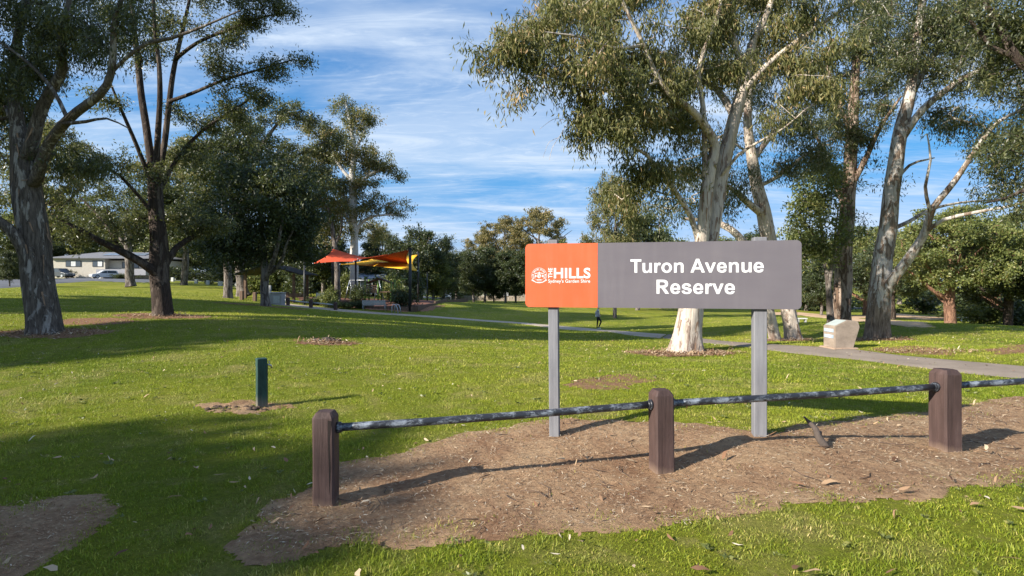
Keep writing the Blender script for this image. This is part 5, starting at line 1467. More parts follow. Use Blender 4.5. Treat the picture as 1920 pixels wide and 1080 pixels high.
o = sm.build('stump_debris', plain('dark_stump', (0.06, 0.045, 0.038), 0.95, 0.4, 12, bump=0.6)); tag(o, 'low dark remains of a cut stump in the open lawn', 'stump')

# ------------------------------------------------------------------ walking person
pp_ = G(1121, 617.5)
PZ = pp_.y
person = empty('person', (pp_.x, pp_.y, pp_.z + 0.015), math.radians(-14)); person.scale = (0.94, 0.94, 0.94); tag(person, 'person walking on the path in white patterned top, black trousers and cap', 'person')
# local: facing +x; y is the person's left
J = {'pel': (0, 0, .93, .135, .16), 'bel': (.01, 0, 1.05, .115, .145), 'che': (.02, 0, 1.27, .125, .17), 'nec': (.02, 0, 1.45, .058, .062), 'hd0': (.04, 0, 1.53, .075, .07), 'hd1': (.05, 0, 1.63, .098, .082), 'hd2': (.045, 0, 1.71, .07, .06),
     'sl': (.01, .17, 1.39, .07, .07), 'el': (-.17, .26, 1.17, .05, .05), 'wl': (.08, .19, .99, .035, .035), 'hl': (.14, .14, .97, .038, .028),
     'sr': (.01, -.17, 1.39, .07, .07), 'er': (-.16, -.26, 1.17, .05, .05), 'wr': (.10, -.20, 1.00, .035, .035), 'hr': (.16, -.15, .98, .038, .028),
     'tl': (.0, .09, .86, .098, .098), 'kl': (-.03, .10, .50, .066, .066), 'al': (-.08, .10, .09, .042, .042), 'fl': (.02, .11, .04, .045, .04), 'gl': (.11, .11, .03, .035, .03),
     'tr': (.03, -.09, .86, .098, .098), 'kr': (.25, -.10, .56, .066, .066), 'ar': (.07, -.10, .15, .042, .042), 'fr': (.13, -.11, .09, .045, .04), 'gr': (.22, -.11, .05, .035, .03)}
E_ = [('pel', 'bel'), ('bel', 'che'), ('che', 'nec'), ('nec', 'hd0'), ('hd0', 'hd1'), ('hd1', 'hd2'), ('che', 'sl'), ('sl', 'el'), ('el', 'wl'), ('wl', 'hl'), ('che', 'sr'), ('sr', 'er'), ('er', 'wr'), ('wr', 'hr'),
      ('pel', 'tl'), ('tl', 'kl'), ('kl', 'al'), ('al', 'fl'), ('fl', 'gl'), ('pel', 'tr'), ('tr', 'kr'), ('kr', 'ar'), ('ar', 'fr'), ('fr', 'gr')]
for sd_, sg in (('l', 1), ('r', -1)):                # five fingers on each hand
    hx, hy, hz = J['h' + sd_][:3]
    for i, (dx, dy, dz, ln) in enumerate(((.02, -.02, .03, .05), (.06, .0, .02, .045), (.07, .0, .0, .05), (.065, .005, -.018, .045), (.05, .01, -.034, .035))):
        a_ = 'f%s%d' % (sd_, i); J[a_ + 'a'] = (hx + dx, hy + sg * dy, hz + dz, .009, .009); J[a_ + 'b'] = (hx + dx + ln * .6, hy - sg * .02, hz + dz - .02, .008, .008)
        E_ += [('h' + sd_, a_ + 'a'), (a_ + 'a', a_ + 'b')]
names = list(J); me = bpy.data.meshes.new('body_skel')
me.from_pydata([J[n][:3] for n in names], [(names.index(a), names.index(b)) for a, b in E_], [])
tmp = bpy.data.objects.new('tmp', me); COL.objects.link(tmp)
md = tmp.modifiers.new('skin', 'SKIN'); md.use_smooth_shade = True
for i, n in enumerate(names):
    me.skin_vertices[0].data[i].radius = J[n][3:5]; me.skin_vertices[0].data[i].use_root = (n == 'pel')
tmp.modifiers.new('sub', 'SUBSURF').levels = 2; tmp.modifiers['sub'].render_levels = 2
bpy.context.view_layer.update()
bme = bpy.data.meshes.new_from_object(tmp.evaluated_get(bpy.context.evaluated_depsgraph_get()))
bpy.data.objects.remove(tmp)
bme.materials.clear()
t = NT('patterned_top'); nn_ = t.noise(t.map('Object', (1, 1, 2.5)), 9, 3, 0.6); t.set(t.ramp(nn_, [(0.42, (0.22, 0.23, 0.26)), (0.56, (0.58, 0.58, 0.60))]), 0.9)
for m in (plain('skin', (0.42, 0.26, 0.19), 0.6), t.m, plain('black_trousers', (0.012, 0.012, 0.015), 0.85), plain('white_shoes', (0.65, 0.65, 0.65), 0.6)): bme.materials.append(m)
for p_ in bme.polygons:
    c_ = p_.center
    hand = abs(c_.y) < .24 and c_.x > .095 and .9 < c_.z < 1.06 and abs(c_.y) > .06 and (c_.x > .13 or abs(c_.y) > .15)
    p_.material_index = 0 if c_.z > 1.46 or hand else 1 if c_.z > .90 else 2 if c_.z > (.075 if c_.y > 0 else .11) else 3
    p_.use_smooth = True
link_mesh('body', bme, None, person)
hb = MB(); hb.ball((.045, 0, 1.665), .105, 12, 7, (1.08, 0.95, 0.9)); cap = hb.build('cap', plain('pale_cap', (0.62, 0.60, 0.56), 0.9), person)
MB().prism([(.10, -.08), (.17, -.085), (.235, -.05), (.25, 0), (.235, .05), (.17, .085), (.10, .08)], 0.012, origin=(0, 0, 1.655), uy=(0, 1, 0), un=(0, 0, 1)).build('brim', cap.data.materials[0], cap)
fb = MB(); fb.prism([(-.012, 0), (.022, -.004), (.012, .045)], .018, origin=(.142, -.009, 1.60)); fb.build('nose', bme.materials[0], person)
eb = MB()
for sg in (-1, 1): eb.ball((.128, sg * .032, 1.638), .011, 6, 4)
eb.build('eyes', plain('eyes', (0.02, 0.015, 0.012), 0.3), person)
MB().box((.136, 0, 1.575), (.008, .045, .010)).build('mouth', plain('lips', (0.32, 0.14, 0.12), 0.5), person)
be = MB(); be.box((-.13, .02, .98), (.10, .24, .15), bev=.03); be.tube([(-.10, .10, 1.04), (-.06, .15, 1.25), (.02, .12, 1.44), (.10, .0, 1.30), (.13, -.08, 1.10), (.02, -.17, 1.0), (-.10, -.08, 1.0)], .012, 6)
be.build('shoulder_bag', plain('white_bag', (0.66, 0.66, 0.66), 0.8), person)

# ------------------------------------------------------------------ playground
M_BLACK = plain('black_pole_paint', (0.025, 0.027, 0.03), 0.45, 0.2)
M_RED = plain('red_sail_cloth', (0.62, 0.085, 0.030), 0.75, 0.08, 3)
M_YEL = plain('yellow_sail_cloth', (0.78, 0.42, 0.02), 0.75, 0.08, 3)
M_TIMB = plain('brown_timber', (0.15, 0.095, 0.065), 0.85, 0.3, 6, stretch=(1, 1, 0.2))
M_GALV = plain('galvanised_steel', (0.46, 0.49, 0.52), 0.4, 0.12, 8, metal=0.6)
M_GREENP = plain('lime_green_paint', (0.16, 0.30, 0.06), 0.5, 0.1)
M_CONC = plain('grey_concrete', (0.34, 0.34, 0.34), 0.9, 0.15, 3)
PLAY = [GB(628, 47.0), GB(700, 45.5), GB(780, 45.0), GB(812, 50.0), GB(818, 60.0), GB(640, 62.0), GB(560, 58.0), GB(575, 49.0)]
patch('softfall', [tuple(p)[:2] for p in PLAY], MAT['rubber'], 'red brown softfall surface under the shade sails', 0.3, 0.10, 0.15, 1.0, 0.0, 0.01)
patch('mulch_bed', gpoly([(560, 566), (620, 574), (690, 580), (760, 584), (800, 583), (830, 573), (760, 578), (690, 574), (620, 568)]), MAT['litter_soil'], 'brown garden bed along the front of the playground', 0.3, 0.05, 0.2, 1.0, 3.0, 0.02)
eb = [GB(640, 46.4), GB(700, 45.0), GB(782, 44.4), GB(815, 50.0), GB(838, 58.0), GB(876, 66.0)]
ed = empty('timber_edging', eb[2]); tag(ed, 'low dark timber edging along the right side of the playground', 'edging')
for a, b in zip(eb[:-1], eb[1:]):
    d = b - a; MB().box((a + b) / 2 - ed.location + Vector((0, 0, 0.12)), (d.length, 0.16, 0.42), math.atan2(d.y, d.x)).build('sleeper', M_TIMB, ed)

for px, ty, Zp, r_, lab in ((623.5, 463, 51, 0.10, 'black sail pole at the high corner of the red shade sail'), (769, 466, 44.5, 0.13, 'thick black sail pole at the front right of the playground'), (784, 473, 50, 0.10, 'black sail pole holding the yellow sail, behind the thick front pole'),
                            (667, 488, 48, 0.09, 'black sail pole in front of the tall white trunk'), (571, 490, 46, 0.09, 'black pole at the left of the playground near the shelter'), (801, 512, 56, 0.07, 'thin black pole at the right rear of the playground')):
    b = GB(px, Zp); h = CAMZ + (HY - ty) * Zp / F - b.z
    o = empty('sail_pole', b); tag(o, lab, 'pole', 'shade sail poles')
    MB().tube([(0, 0, -0.2), (0, 0, h)], [r_, r_ * 0.92], 12).build('pole', M_BLACK, o)
    MB().tube([(0, 0, h - 0.03), (0, 0, h + 0.05)], r_ * 1.08, 12).build('cap', M_BLACK, o)
    MB().box((0, 0, 0.02), (r_ * 3.4, r_ * 3.4, 0.04)).build('base_plate', M_BLACK, o)


def sail(corners, m, label, sag=0.16, n=14):
    c = [Vector(x) for x in corners]
    if len(c) == 3: c.append((c[0] + c[2]) / 2 * 0.5 + c[0] * 0.25 + c[2] * 0.25)
    cen = sum(c, Vector()) / 4
    vs, fs = [], []
    for i in range(n + 1):
        for j in range(n + 1):
            u, v = i / n, j / n
            p = c[0] * (1 - u) * (1 - v) + c[1] * u * (1 - v) + c[2] * u * v + c[3] * (1 - u) * v
            e = max(4 * u * (1 - u) * abs(2 * v - 1) ** 2, 4 * v * (1 - v) * abs(2 * u - 1) ** 2)
            p = p.lerp(cen, sag * e); vs.append(p - cen)
    for i in range(n):
        for j in range(n):
            a = i * (n + 1) + j; fs.append((a, a + 1, a + n + 2, a + n + 1))
    me = bpy.data.meshes.new('sail_cloth'); me.from_pydata(vs, [], fs); me.polygons.foreach_set('use_smooth', [True] * len(fs)); me.update()
    o = empty('shade_sail', cen); tag(o, label, 'shade sail', 'shade sails over the playground')
    q = link_mesh('sail_cloth', me, m, o); s = q.modifiers.new('thick', 'SOLIDIFY'); s.thickness = 0.012
    cb_ = MB()
    for k in range(4):
        p = c[k] - cen; cb_.ball(p, 0.06, 8, 5)
    cb_.build('corner_fittings', M_GALV, o)
    return o


sail([P(587, 494, 46.0), P(624.5, 466, 51), P(697, 484.5, 50.5), P(664, 490, 46.5)], M_RED, 'bright orange red shade sail at the left over the playground')
sail([P(671, 485.5, 48.2), P(768, 468, 44.5), P(770, 502, 49.5), P(700, 485.5, 52)], M_RED, 'dark red shade sail stretching to the thick front pole')
sail([P(638, 495.5, 51.0), P(700, 485.0, 57.0), P(784, 477, 50.0), P(783, 508, 46.0)], M_YEL, 'yellow shade sail underneath the red ones')

# play frame with green posts, climbing arch and slide
pf = empty('play_frame', GB(705, 51)); tag(pf, 'green posted climbing frame under the yellow sail', 'play equipment')
for x in (-1.05, 0.2, 1.45):
    MB().tube([(x, 0, -0.1), (x, 0, 2.6 if x < 0 else 2.2)], 0.075, 8).build('post', M_GREENP, pf)
    MB().tube([(x, 1.4, -0.1), (x, 1.4, 2.3)], 0.075, 8).build('post', M_GREENP, pf)
MB().box((0.2, 0.7, 1.1), (2.6, 1.4, 0.10)).build('deck', M_TIMB, pf)
MB().prism([(-1.0, 1.9), (0.2, 2.35), (1.4, 1.9), (1.4, 2.0), (0.2, 2.47), (-1.0, 2.0)], 1.4, origin=(0, 0, 0)).build('roof', plain('brown_roof_panel', (0.10, 0.055, 0.035), 0.7), pf)
cb_ = MB()
for z_ in (1.3, 1.5, 1.7): cb_.box((-0.42, -0.02, z_), (1.15, 0.04, 0.10))
cb_.build('side_panel', M_TIMB, pf)
MB().prism([(1.5, 1.15), (2.6, 0.35), (3.0, 0.25), (3.0, 0.32), (2.62, 0.42), (1.5, 1.3)], 0.55, origin=(0, 0.4, 0)).build('slide', plain('green_slide', (0.14, 0.28, 0.06), 0.4), pf)
MB().tube([(1.9, -0.6, -0.1), (1.95, -0.6, 1.4), (2.15, -0.6, 2.0), (2.6, -0.6, 2.3), (3.1, -0.6, 2.35)], 0.06, 8).build('climbing_arch', M_GREENP, pf)
bb = MB()
for k in range(5): bb.tube([(-2.3 + k * 0.0, 0, 0)] * 1 + [(-2.3, 0, 0.01)], 0.01, 4) if False else None
sw = empty('swing_frame', GB(683, 55)); tag(sw, 'pale A shaped swing frame behind the play frame', 'swing')
for s_ in (-1, 1):
    MB().tube([(s_ * 1.5 - 0.55, 0, -0.05), (s_ * 1.5, 0, 2.2)], 0.05, 8).build('leg', M_GALV, sw); MB().tube([(s_ * 1.5 + 0.55, 0, -0.05), (s_ * 1.5, 0, 2.2)], 0.05, 8).build('leg', M_GALV, sw)
MB().tube([(-1.5, 0, 2.2), (1.5, 0, 2.2)], 0.05, 8).build('crossbar', M_GALV, sw)
for x in (-0.6, 0.6):
    q = MB().box((x, 0, 0.5), (0.45, 0.18, 0.04)).build('seat', M_BLACK, sw)
    MB().tube([(x - 0.2, 0, 0.52), (x - 0.2, 0, 2.2)], 0.012, 4).tube([(x + 0.2, 0, 0.52), (x + 0.2, 0, 2.2)], 0.012, 4).build('chains', M_GALV, q)

# picnic shelter
sh = empty('picnic_shelter', GB(520, 50)); tag(sh, 'dark roofed picnic shelter behind the forked tree', 'shelter')
for x in (-2.2, 2.2):
    for y in (-1.6, 1.6): MB().box((x, y, 1.15), (0.2, 0.2, 2.6)).build('post', M_TIMB, sh)
MB().prism([(-3.0, 2.35), (0, 3.2), (3.0, 2.35), (3.0, 2.45), (0, 3.32), (-3.0, 2.45)], 4.6, origin=(0, -2.3, 0)).build('roof', plain('dark_metal_roof', (0.022, 0.02, 0.02), 0.8), sh)
MB().box((0, 0, 0.75), (1.9, 0.8, 0.08)).build('table_top', M_TIMB, sh)
for s_ in (-1, 1): MB().box((0, s_ * 0.75, 0.44), (1.9, 0.28, 0.06)).build('bench_seat', M_TIMB, sh); MB().box((s_ * 0.7, 0, 0.36), (0.1, 1.6, 0.72)).build('table_frame', M_TIMB, sh)
# barbecue cabinet
bq = empty('barbecue_cabinet', GB(520, 42)); tag(bq, 'grey square barbecue cabinet at the edge of the shelter', 'barbecue')
MB().box((0, 0, 0.42), (0.95, 0.75, 0.95), bev=0.02).build('cabinet', M_CONC, bq)
MB().box((0, 0, 0.93), (1.05, 0.85, 0.06), bev=0.01).build('hotplate_top', M_GALV, bq)
MB().box((-0.62, 0.1, 0.72), (0.14, 0.14, 1.6)).build('power_post', M_CONC, bq)
MB().box((0.1, -0.379, 0.40), (0.5, 0.012, 0.55)).build('door', M_GALV, bq)


def bench(px, Zp, rz, m, label, back=True, w=1.8):
    o = empty('bench', GB(px, Zp), rz); tag(o, label, 'bench')
    for s_ in (-1, 1):
        MB().tube([(s_ * w * 0.47, -0.22, -0.05), (s_ * w * 0.47, -0.22, 0.44), (s_ * w * 0.47, 0.22, 0.44)] + ([(s_ * w * 0.47, 0.30, 0.86)] if back else []), 0.025, 6).build('leg', M_GALV, o)
        MB().tube([(s_ * w * 0.47, 0.22, -0.05), (s_ * w * 0.47, 0.22, 0.44)], 0.025, 6).build('leg', M_GALV, o)
    for j in range(3): MB().box((0, -0.15 + j * 0.15, 0.46), (w, 0.13, 0.03)).build('slat', m, o)
    if back:
        for j in range(3): MB().box((0, 0.265 + j * 0.02, 0.57 + j * 0.12), (w, 0.03, 0.105)).build('slat', m, o)
    return o


bench(702.5, 43.6, PI, M_GALV, 'pale metal bench facing the playground, nearest the lawn', w=1.9)
bench(553, 48, 0.2, M_TIMB, 'brown bench beside the barbecue cabinet', w=1.8)
bench(602, 53, -0.3, M_GALV, 'pale bench in the shade at the back left of the playground', w=1.6)
o = empty('bike_rack', GB(742, 42.5)); tag(o, 'pale curved metal hoop rack right of the nearest bench', 'rack')
for k in range(2):
    MB().tube([(-0.32 + 0.18 * k, k * 0.25, -0.05), (-0.30 + 0.18 * k, k * 0.25, 0.55), (-0.18 + 0.18 * k, k * 0.25, 0.74), (0.02 + 0.18 * k, k * 0.25, 0.66), (0.12 + 0.18 * k, k * 0.25, 0.4), (0.2 + 0.18 * k, k * 0.25, -0.05)], 0.04, 8).build('hoop', M_GALV, o)
# low log rail along the path
lp = [GB(540, 41.5), GB(583, 41.0), GB(629, 41.0)]
for k, b in enumerate(lp):
    o = tag(MB().box((0, 0, 0.25), (0.24, 0.24, 0.75), bev=0.04).build('log_bollard', M_LOG, None, b), ['leftmost squat log bollard by the playground path', 'middle squat log bollard by the playground path', 'rightmost squat log bollard by the playground path'][k], 'bollard', 'log bollards by the playground')
for k in range(2):
    a, b = lp[k] + Vector((0.13, 0, 0.42)), lp[k + 1] + Vector((-0.13, 0, 0.42))
    tag(MB().tube([Vector((0, 0, 0)), b - a], 0.045, 8).build('low_rail', M_GALV, None, a), ['pale low rail between the left and middle playground bollards', 'pale low rail between the middle and right playground bollards'][k], 'rail', 'low rails by the playground')
for px, Zp, k in ((453.5, 44, 0), (478, 44, 1)):
    tag(MB().box((0, 0, 0.3), (0.28, 0.28, 0.9), bev=0.04).build('dark_bollard', M_TIMB, None, GB(px, Zp)), ['dark short post left of the forked tree', 'dark short post close beside the forked tree'][k], 'bollard', 'dark short posts near the forked tree')

# shrubs


def shrub_mesh(seed, n=2600, leaf=(0.13, 0.06), flat=0.8, core=0.3):
    rg_ = np.random.default_rng(seed)
    cs = rg_.normal(size=(26, 3)) * np.array([0.32, 0.32, 0.24]) + np.array([0, 0, 0.5]); cs[:, 2] = np.clip(cs[:, 2], 0.12, 1)
    pk = cs[rg_.integers(0, 26, n)] + rg_.normal(size=(n, 3)) * 0.13
    pk[:, 2] = np.maximum(pk[:, 2], 0.02)
    V, Fq = leaf_quads(pk, rg_.normal(size=(n, 3)) + np.array([0, 0, 0.2]), leaf[0], leaf[1], rg_)
    return np_mesh('foliage', V, Fq, {'rnd': np.repeat(np.clip(rg_.normal(0.5, 0.22, n), 0, 1), 4)})


SHR = [shrub_mesh(1), shrub_mesh(2), shrub_mesh(3)]
SHR2 = [m.copy() for m in SHR]
for m in SHR: m.materials.append(LEAF_DENSE)
for m in SHR2: m.materials.append(LEAF_FRESH)
stem_me = MB().tube([(0, 0, -0.1), (0.03, 0.02, 0.6)], [0.04, 0.015], 6).mesh('stem'); stem_me.materials.append(BARK_FAR)


def shrub(px, Zp, w, h, label, k=0, fresh=False, xy=None):
    b = GB(px, Zp) if xy is None else Vector((xy[0], xy[1], gz(*xy)))
    o = empty('shrub', b, px * 0.7); o.scale = (w * 0.62, w * 0.62, h * 0.8); tag(o, label, 'shrub', 'shrubs')
    link_mesh('foliage', (SHR2 if fresh else SHR)[k % 3], None, o)['kind'] = 'stuff'; link_mesh('stem', stem_me, None, o)
    return o


for a in [(755, 46.6, 2.6, 2.3, 'big dark round shrub in front of the thick sail pole', 0), (668, 47.3, 1.8, 1.9, 'dark upright shrub at the foot of the white trunk', 1), (618, 46.6, 1.8, 1.9, 'thin reddish shrub left of the white trunk', 2, True),
          (652, 44.2, 1.6, 0.8, 'low dark shrub left of the nearest bench', 0), (672, 44.6, 1.6, 0.7, 'second low dark shrub left of the nearest bench', 1), (628, 43.6, 1.7, 0.8, 'low grassy shrub by the rightmost log bollard', 2, True), (590, 47, 1.8, 0.9, 'low dark shrub behind the log rail', 0),
          (643, 60, 2.4, 3.0, 'small pale tree like shrub behind the playground', 1, True), (735, 58, 3.0, 3.4, 'leafy shrub behind the climbing frame', 2, True), (640, 66, 4, 3.4, 'dark shrub in front of the house behind the playground', 0),
          (770, 62, 4, 3.4, 'dark shrub at the rear right of the playground', 1), (560, 60, 4, 3.2, 'dark shrub behind the picnic shelter', 2), (478, 62, 4.4, 3.6, 'sunlit rounded shrub behind the short dark posts', 0, True),
          (498, 74, 10, 6, 'tall dark shrubbery behind the short dark posts', 0), (532, 78, 11, 6.5, 'tall dark shrubbery behind the barbecue', 1), (566, 80, 11, 6.5, 'tall dark shrubbery behind the picnic shelter roof', 2), (600, 82, 11, 6, 'tall dark shrubbery left of the white trunk', 0), (440, 84, 8, 3.6, 'dark shrubbery between the leaning trunks', 1), (640, 90, 9, 5, 'dark shrubbery left of the house behind the playground', 2), (752, 80, 9, 5, 'dark shrubbery right of the house behind the playground', 0),
          (862, 100, 12, 2.6, 'clipped green hedge behind the low wall in the far street', 0, True), (880, 102, 6, 2.8, 'dark shrub over the low wall in the far street', 1), (955, 103, 6, 2.6, 'shrub beside the white column in the far street', 2),
          (28, 82, 5, 3.2, 'yellow green round shrub across the road at far left', 0, True), (8, 76, 5, 2.6, 'dark shrub at the extreme left across the road', 1), (45, 80, 4, 2.2, 'small dark shrub beside the yellow green one', 2),
          (129, 98.5, 1.9, 1.7, 'small shrub at the foot of the cream house', 1), (229, 94, 3.6, 1.3, 'dark clipped hedge right of the white car', 0),
          (1845, 50, 4.4, 2.6, 'olive round shrub by the white rail fence', 0, True), (1905, 54, 5, 3.0, 'dark shrub at the right edge of the golf course', 1), (1940, 52, 5, 3.0, 'dark shrub cut by the right edge', 2), (1730, 85, 7, 4, 'grey green shrub far behind the bunker', 1), (1560, 95, 8, 4, 'far shrub behind the rough gum', 2, True),
          (1640, 100, 8, 4, 'far dark shrub behind the white gum', 0), (1810, 70, 7, 4, 'dark shrub left behind the white rail fence', 1), (1516, 90, 7, 4, 'far shrub beside the sign board edge', 2)]:
    shrub(*a)
# hedge behind the white bollards, of clipped foliage
hd = empty('hedge', GB(365, 95)); tag(hd, 'long dark hedge behind the white bollards', 'hedge')
rg_ = np.random.default_rng(77); n_ = 9000
pk = np.stack([rg_.uniform(-5.2, 7.5, n_), rg_.uniform(-0.9, 0.9, n_), rg_.uniform(0, 2.6, n_) ], 1); pk[:, 2] -= (pk[:, 0] + 5) * 0.12; pk += rg_.normal(size=pk.shape) * 0.12
V, Fq = leaf_quads(pk, rg_.normal(size=(n_, 3)), 0.30, 0.18, rg_)
link_mesh('foliage', np_mesh('foliage', V, Fq, {'rnd': np.repeat(np.clip(rg_.normal(0.4, 0.2, n_), 0, 1), 4)}), LEAF_DENSE, hd)['kind'] = 'stuff'
# white bollards along the road edge
M_WHT = plain('white_bollard_paint', (0.62, 0.62, 0.60), 0.7, 0.15, 8)
ords = ['first', 'second', 'third', 'fourth', 'fifth', 'sixth', 'seventh']
for k, (px, py) in enumerate([(324, 532), (346, 533), (368, 535), (389.5, 537.5), (413, 540), (444, 541.5), (475, 544)]):
    Zp = 84 - 1.5 * k; b = GB(px, Zp); h = 0.62
    o = MB().box((0, 0, h / 2 - 0.1), (0.42 if k != 4 else 0.6, 0.34, h + 0.2), bev=0.04).build('white_bollard', M_WHT, None, b)
    tag(o, ords[k] + ' white block bollard from the left along the road edge', 'bollard', 'white bollards along the road')

# ------------------------------------------------------------------ houses
M_CREAM = plain('cream_brick', (0.50, 0.46, 0.39), 0.9, 0.1, 2)
M_ROOF = plain('grey_roof_tile', (0.17, 0.17, 0.18), 0.8, 0.2, 3)
M_BLUE = plain('blue_grey_roof', (0.30, 0.35, 0.43), 0.5, 0.15, 1.5)
M_SOLAR = plain('solar_panel', (0.20, 0.25, 0.34), 0.15, 0.1, 3, spec=0.8)
M_FRAME = plain('dark_window_frame', (0.04, 0.04, 0.045), 0.5)
M_GLASS = plain('window_glass', (0.07, 0.085, 0.10), 0.1, 0.1, spec=0.8)
M_BLIND = plain('white_blind', (0.62, 0.63, 0.62), 0.7)
M_BRICK = plain('red_brown_brick', (0.28, 0.13, 0.085), 0.9, 0.25, 5)
M_LT = plain('pale_render', (0.58, 0.54, 0.48), 0.9, 0.1, 2)


def window(x, z, w, h, parent, panes=2, y=-0.02):
    f = MB().box((x, y, z), (w + 0.14, 0.10, h + 0.14)).build('window', M_FRAME, parent)
    for k in range(panes):
        MB().box((x - w / 2 + (k + 0.5) * w / panes, y - 0.053, z), (w / panes - 0.06, 0.02, h - 0.04)).build('pane', M_BLIND if (k % 2) else M_GLASS, f)


def hip_roof(x0, x1, y0, y1, z, rise, m, parent, over=0.5, gable=False):
    x0 -= over; x1 += over; y0 -= over; y1 += over
    ym = (y0 + y1) / 2; ins = 0.0 if gable else (y1 - y0) / 2
    vs = [(x0, y0, z), (x1, y0, z), (x1, y1, z), (x0, y1, z), (x0 + ins, ym, z + rise), (x1 - ins, ym, z + rise)]
    vs += [(a, b, c - 0.14) for a, b, c in vs[:4]]
    fs = [(0, 1, 5, 4), (1, 2, 5), (2, 3, 4, 5), (3, 0, 4), (6, 7, 1, 0), (7, 8, 2, 1), (8, 9, 3, 2), (9, 6, 0, 3), (9, 8, 7, 6)]
    return MB().add(vs, fs).build('roof', m, parent)


# cream two-storey house
hb_ = GB(196, 100); h1 = empty('house', (hb_.x, hb_.y, P(196, 524, 100).z), math.radians(4)); tag(h1, 'cream two storey house with solar panels across the road at left', 'house')
MB().box((-4.5, 5, 2.0), (9.2, 10, 4.4)).build('wall', M_CREAM, h1)
MB().box((5.4, 5.6, 1.65), (10.6, 9, 3.9)).build('wall', M_CREAM, h1)
MB().box((3.5, -0.1, 1.35), (8.8, 1.6, 1.1)).build('balcony', plain('grey_render', (0.33, 0.33, 0.35), 0.9, 0.1), h1)
hip_roof(-9.1, 10.6, 0.0, 10, 4.05, 1.35, M_ROOF, h1, over=0.6)
for i in range(5):
    MB().box((-0.6 + i * 1.55, 2.35, 4.86), (1.45, 1.9, 0.05), M=Matrix.Rotation(math.atan2(1.35, 5.6), 3, 'X')).build('solar_panel', M_SOLAR, h1)
window(-5.5, 2.95, 2.6, 1.0, h1, 3); window(-1.2, 2.95, 1.7, 1.0, h1, 2); window(4.0, 2.75, 2.9, 1.0, h1, 3, y=1.08)
MB().box((-1.3, -0.03, 0.55), (1.3, 0.08, 1.0)).build('garage_door', M_BLIND, h1)
MB().box((0.4, -0.03, 0.5), (1.5, 0.08, 1.1)).build('doorway', M_FRAME, h1)
MB().box((10.9, 3, 0.7), (2.6, 0.25, 2.6)).build('side_gate', plain('grey_gate', (0.28, 0.28, 0.30), 0.8), h1)
MB().box((-8.7, 0.6, 2.2), (1.4, 0.3, 2.4)).build('brick_end', M_BRICK, h1)
patch('driveway', gpoly([(112, 519), (150, 517.5), (260, 524), (300, 530), (230, 529), (150, 526)]), MAT['road'], 'grey sloping driveway in front of the cream house', 0.5, 0.10, 0.2, 0.6, 0, 0.01)
# house with blue roof
b2 = GB(392, 96); h2 = empty('house', (b2.x, b2.y, P(392, 543, 96).z), math.radians(-6)); tag(h2, 'low house with pale blue metal roof behind the hedge', 'house')
MB().box((-1.5, 4, 1.2), (9.5, 8, 2.6)).build('wall', M_LT, h2); MB().box((3.2, 3.5, 1.1), (1.0, 7.2, 2.5)).build('brick_wall', M_BRICK, h2)
hip_roof(-6.4, 0.2, -0.5, 7, 2.45, 1.25, M_BLUE, h2, 0.4); hip_roof(-1.2, 5.6, 1.6, 8.4, 2.35, 1.25, M_BLUE, h2, 0.4, gable=True)
window(-3.5, 1.4, 1.8, 1.1, h2, 2)
MB().box((6.0, 2.0, 0.7), (4.4, 0.25, 2.2)).build('brick_garage', M_BRICK, h2)
# house behind the playground
b3 = GB(690, 84); h3 = empty('house', (b3.x, b3.y, P(690, 549, 84).z), math.radians(3)); tag(h3, 'white walled house with grey roof behind the playground', 'house')
MB().box((0, 4, 1.1), (10, 8, 2.4)).build('wall', M_LT, h3); hip_roof(-5, 5, 0, 8, 2.3, 1.0, M_BLUE, h3, 0.5); window(-2.2, 1.3, 1.6, 1.1, h3, 2); window(2.0, 1.3, 1.6, 1.1, h3, 2)
b4 = GB(700, 112); h4 = empty('house', (b4.x, b4.y, P(700, 540, 112).z), 0); tag(h4, 'brown roofed house rising above the one behind the playground', 'house')
MB().box((0, 4, 1.6), (12, 8, 3.6)).build('wall', M_BRICK, h4); hip_roof(-6, 6, 0, 8, 3.4, 1.6, plain('brown_roof_tile', (0.13, 0.09, 0.075), 0.8), h4, 0.6); window(-3, 2.0, 1.8, 1.2, h4, 2); window(2.5, 2.0, 1.8, 1.2, h4, 2)
# houses along the far street
for px, Zp, by, w, d, hgt, lab, rf in ((803, 118, 561, 9, 8, 2.6, 'pale house with white garage at the end of the far street', M_BLUE), (945, 122, 561, 13, 9, 3.4, 'pale house half hidden behind the far street row', M_ROOF), (1030, 124, 562, 12, 9, 3.0, 'pale brick house behind the orange panel of the sign', M_ROOF), (878, 126, 560, 10, 8, 3.0, 'yellowish house behind the hedge in the far street', M_ROOF)):
    bx = GB(px, Zp); hh = empty('house', (bx.x, bx.y, P(px, by, Zp).z), 0); tag(hh, lab, 'house', 'houses along the far street')
    MB().box((0, d / 2, hgt / 2 - 0.2), (w, d, hgt + 0.4)).build('wall', M_LT, hh); hip_roof(-w / 2, w / 2, 0, d, hgt, 1.3, rf, hh)
    MB().box((w * 0.2, -0.02, 0.95), (2.4, 0.08, 2.0)).build('garage_door', M_TIMB if px < 850 else M_BLIND, hh); window(-w * 0.25, 1.5, 1.8, 1.1, hh, 2)
aw = empty('awning', GB(856, 108)); tag(aw, 'thin yellow awning above the hedge in the far street', 'awning')
MB().prism([(-2.6, 2.5), (2.6, 2.5), (2.4, 2.9), (-2.4, 2.9)], 1.4).build('canopy', plain('yellow_awning', (0.70, 0.42, 0.03), 0.7), aw)
for x in (-2.4, 2.4): MB().tube([(x, 0.1, -0.1), (x, 0.1, 2.5)], 0.05, 6).build('post', M_GALV, aw)
wa = empty('low_wall', GB(905, 96)); tag(wa, 'low pale stone retaining wall along the far street', 'wall')
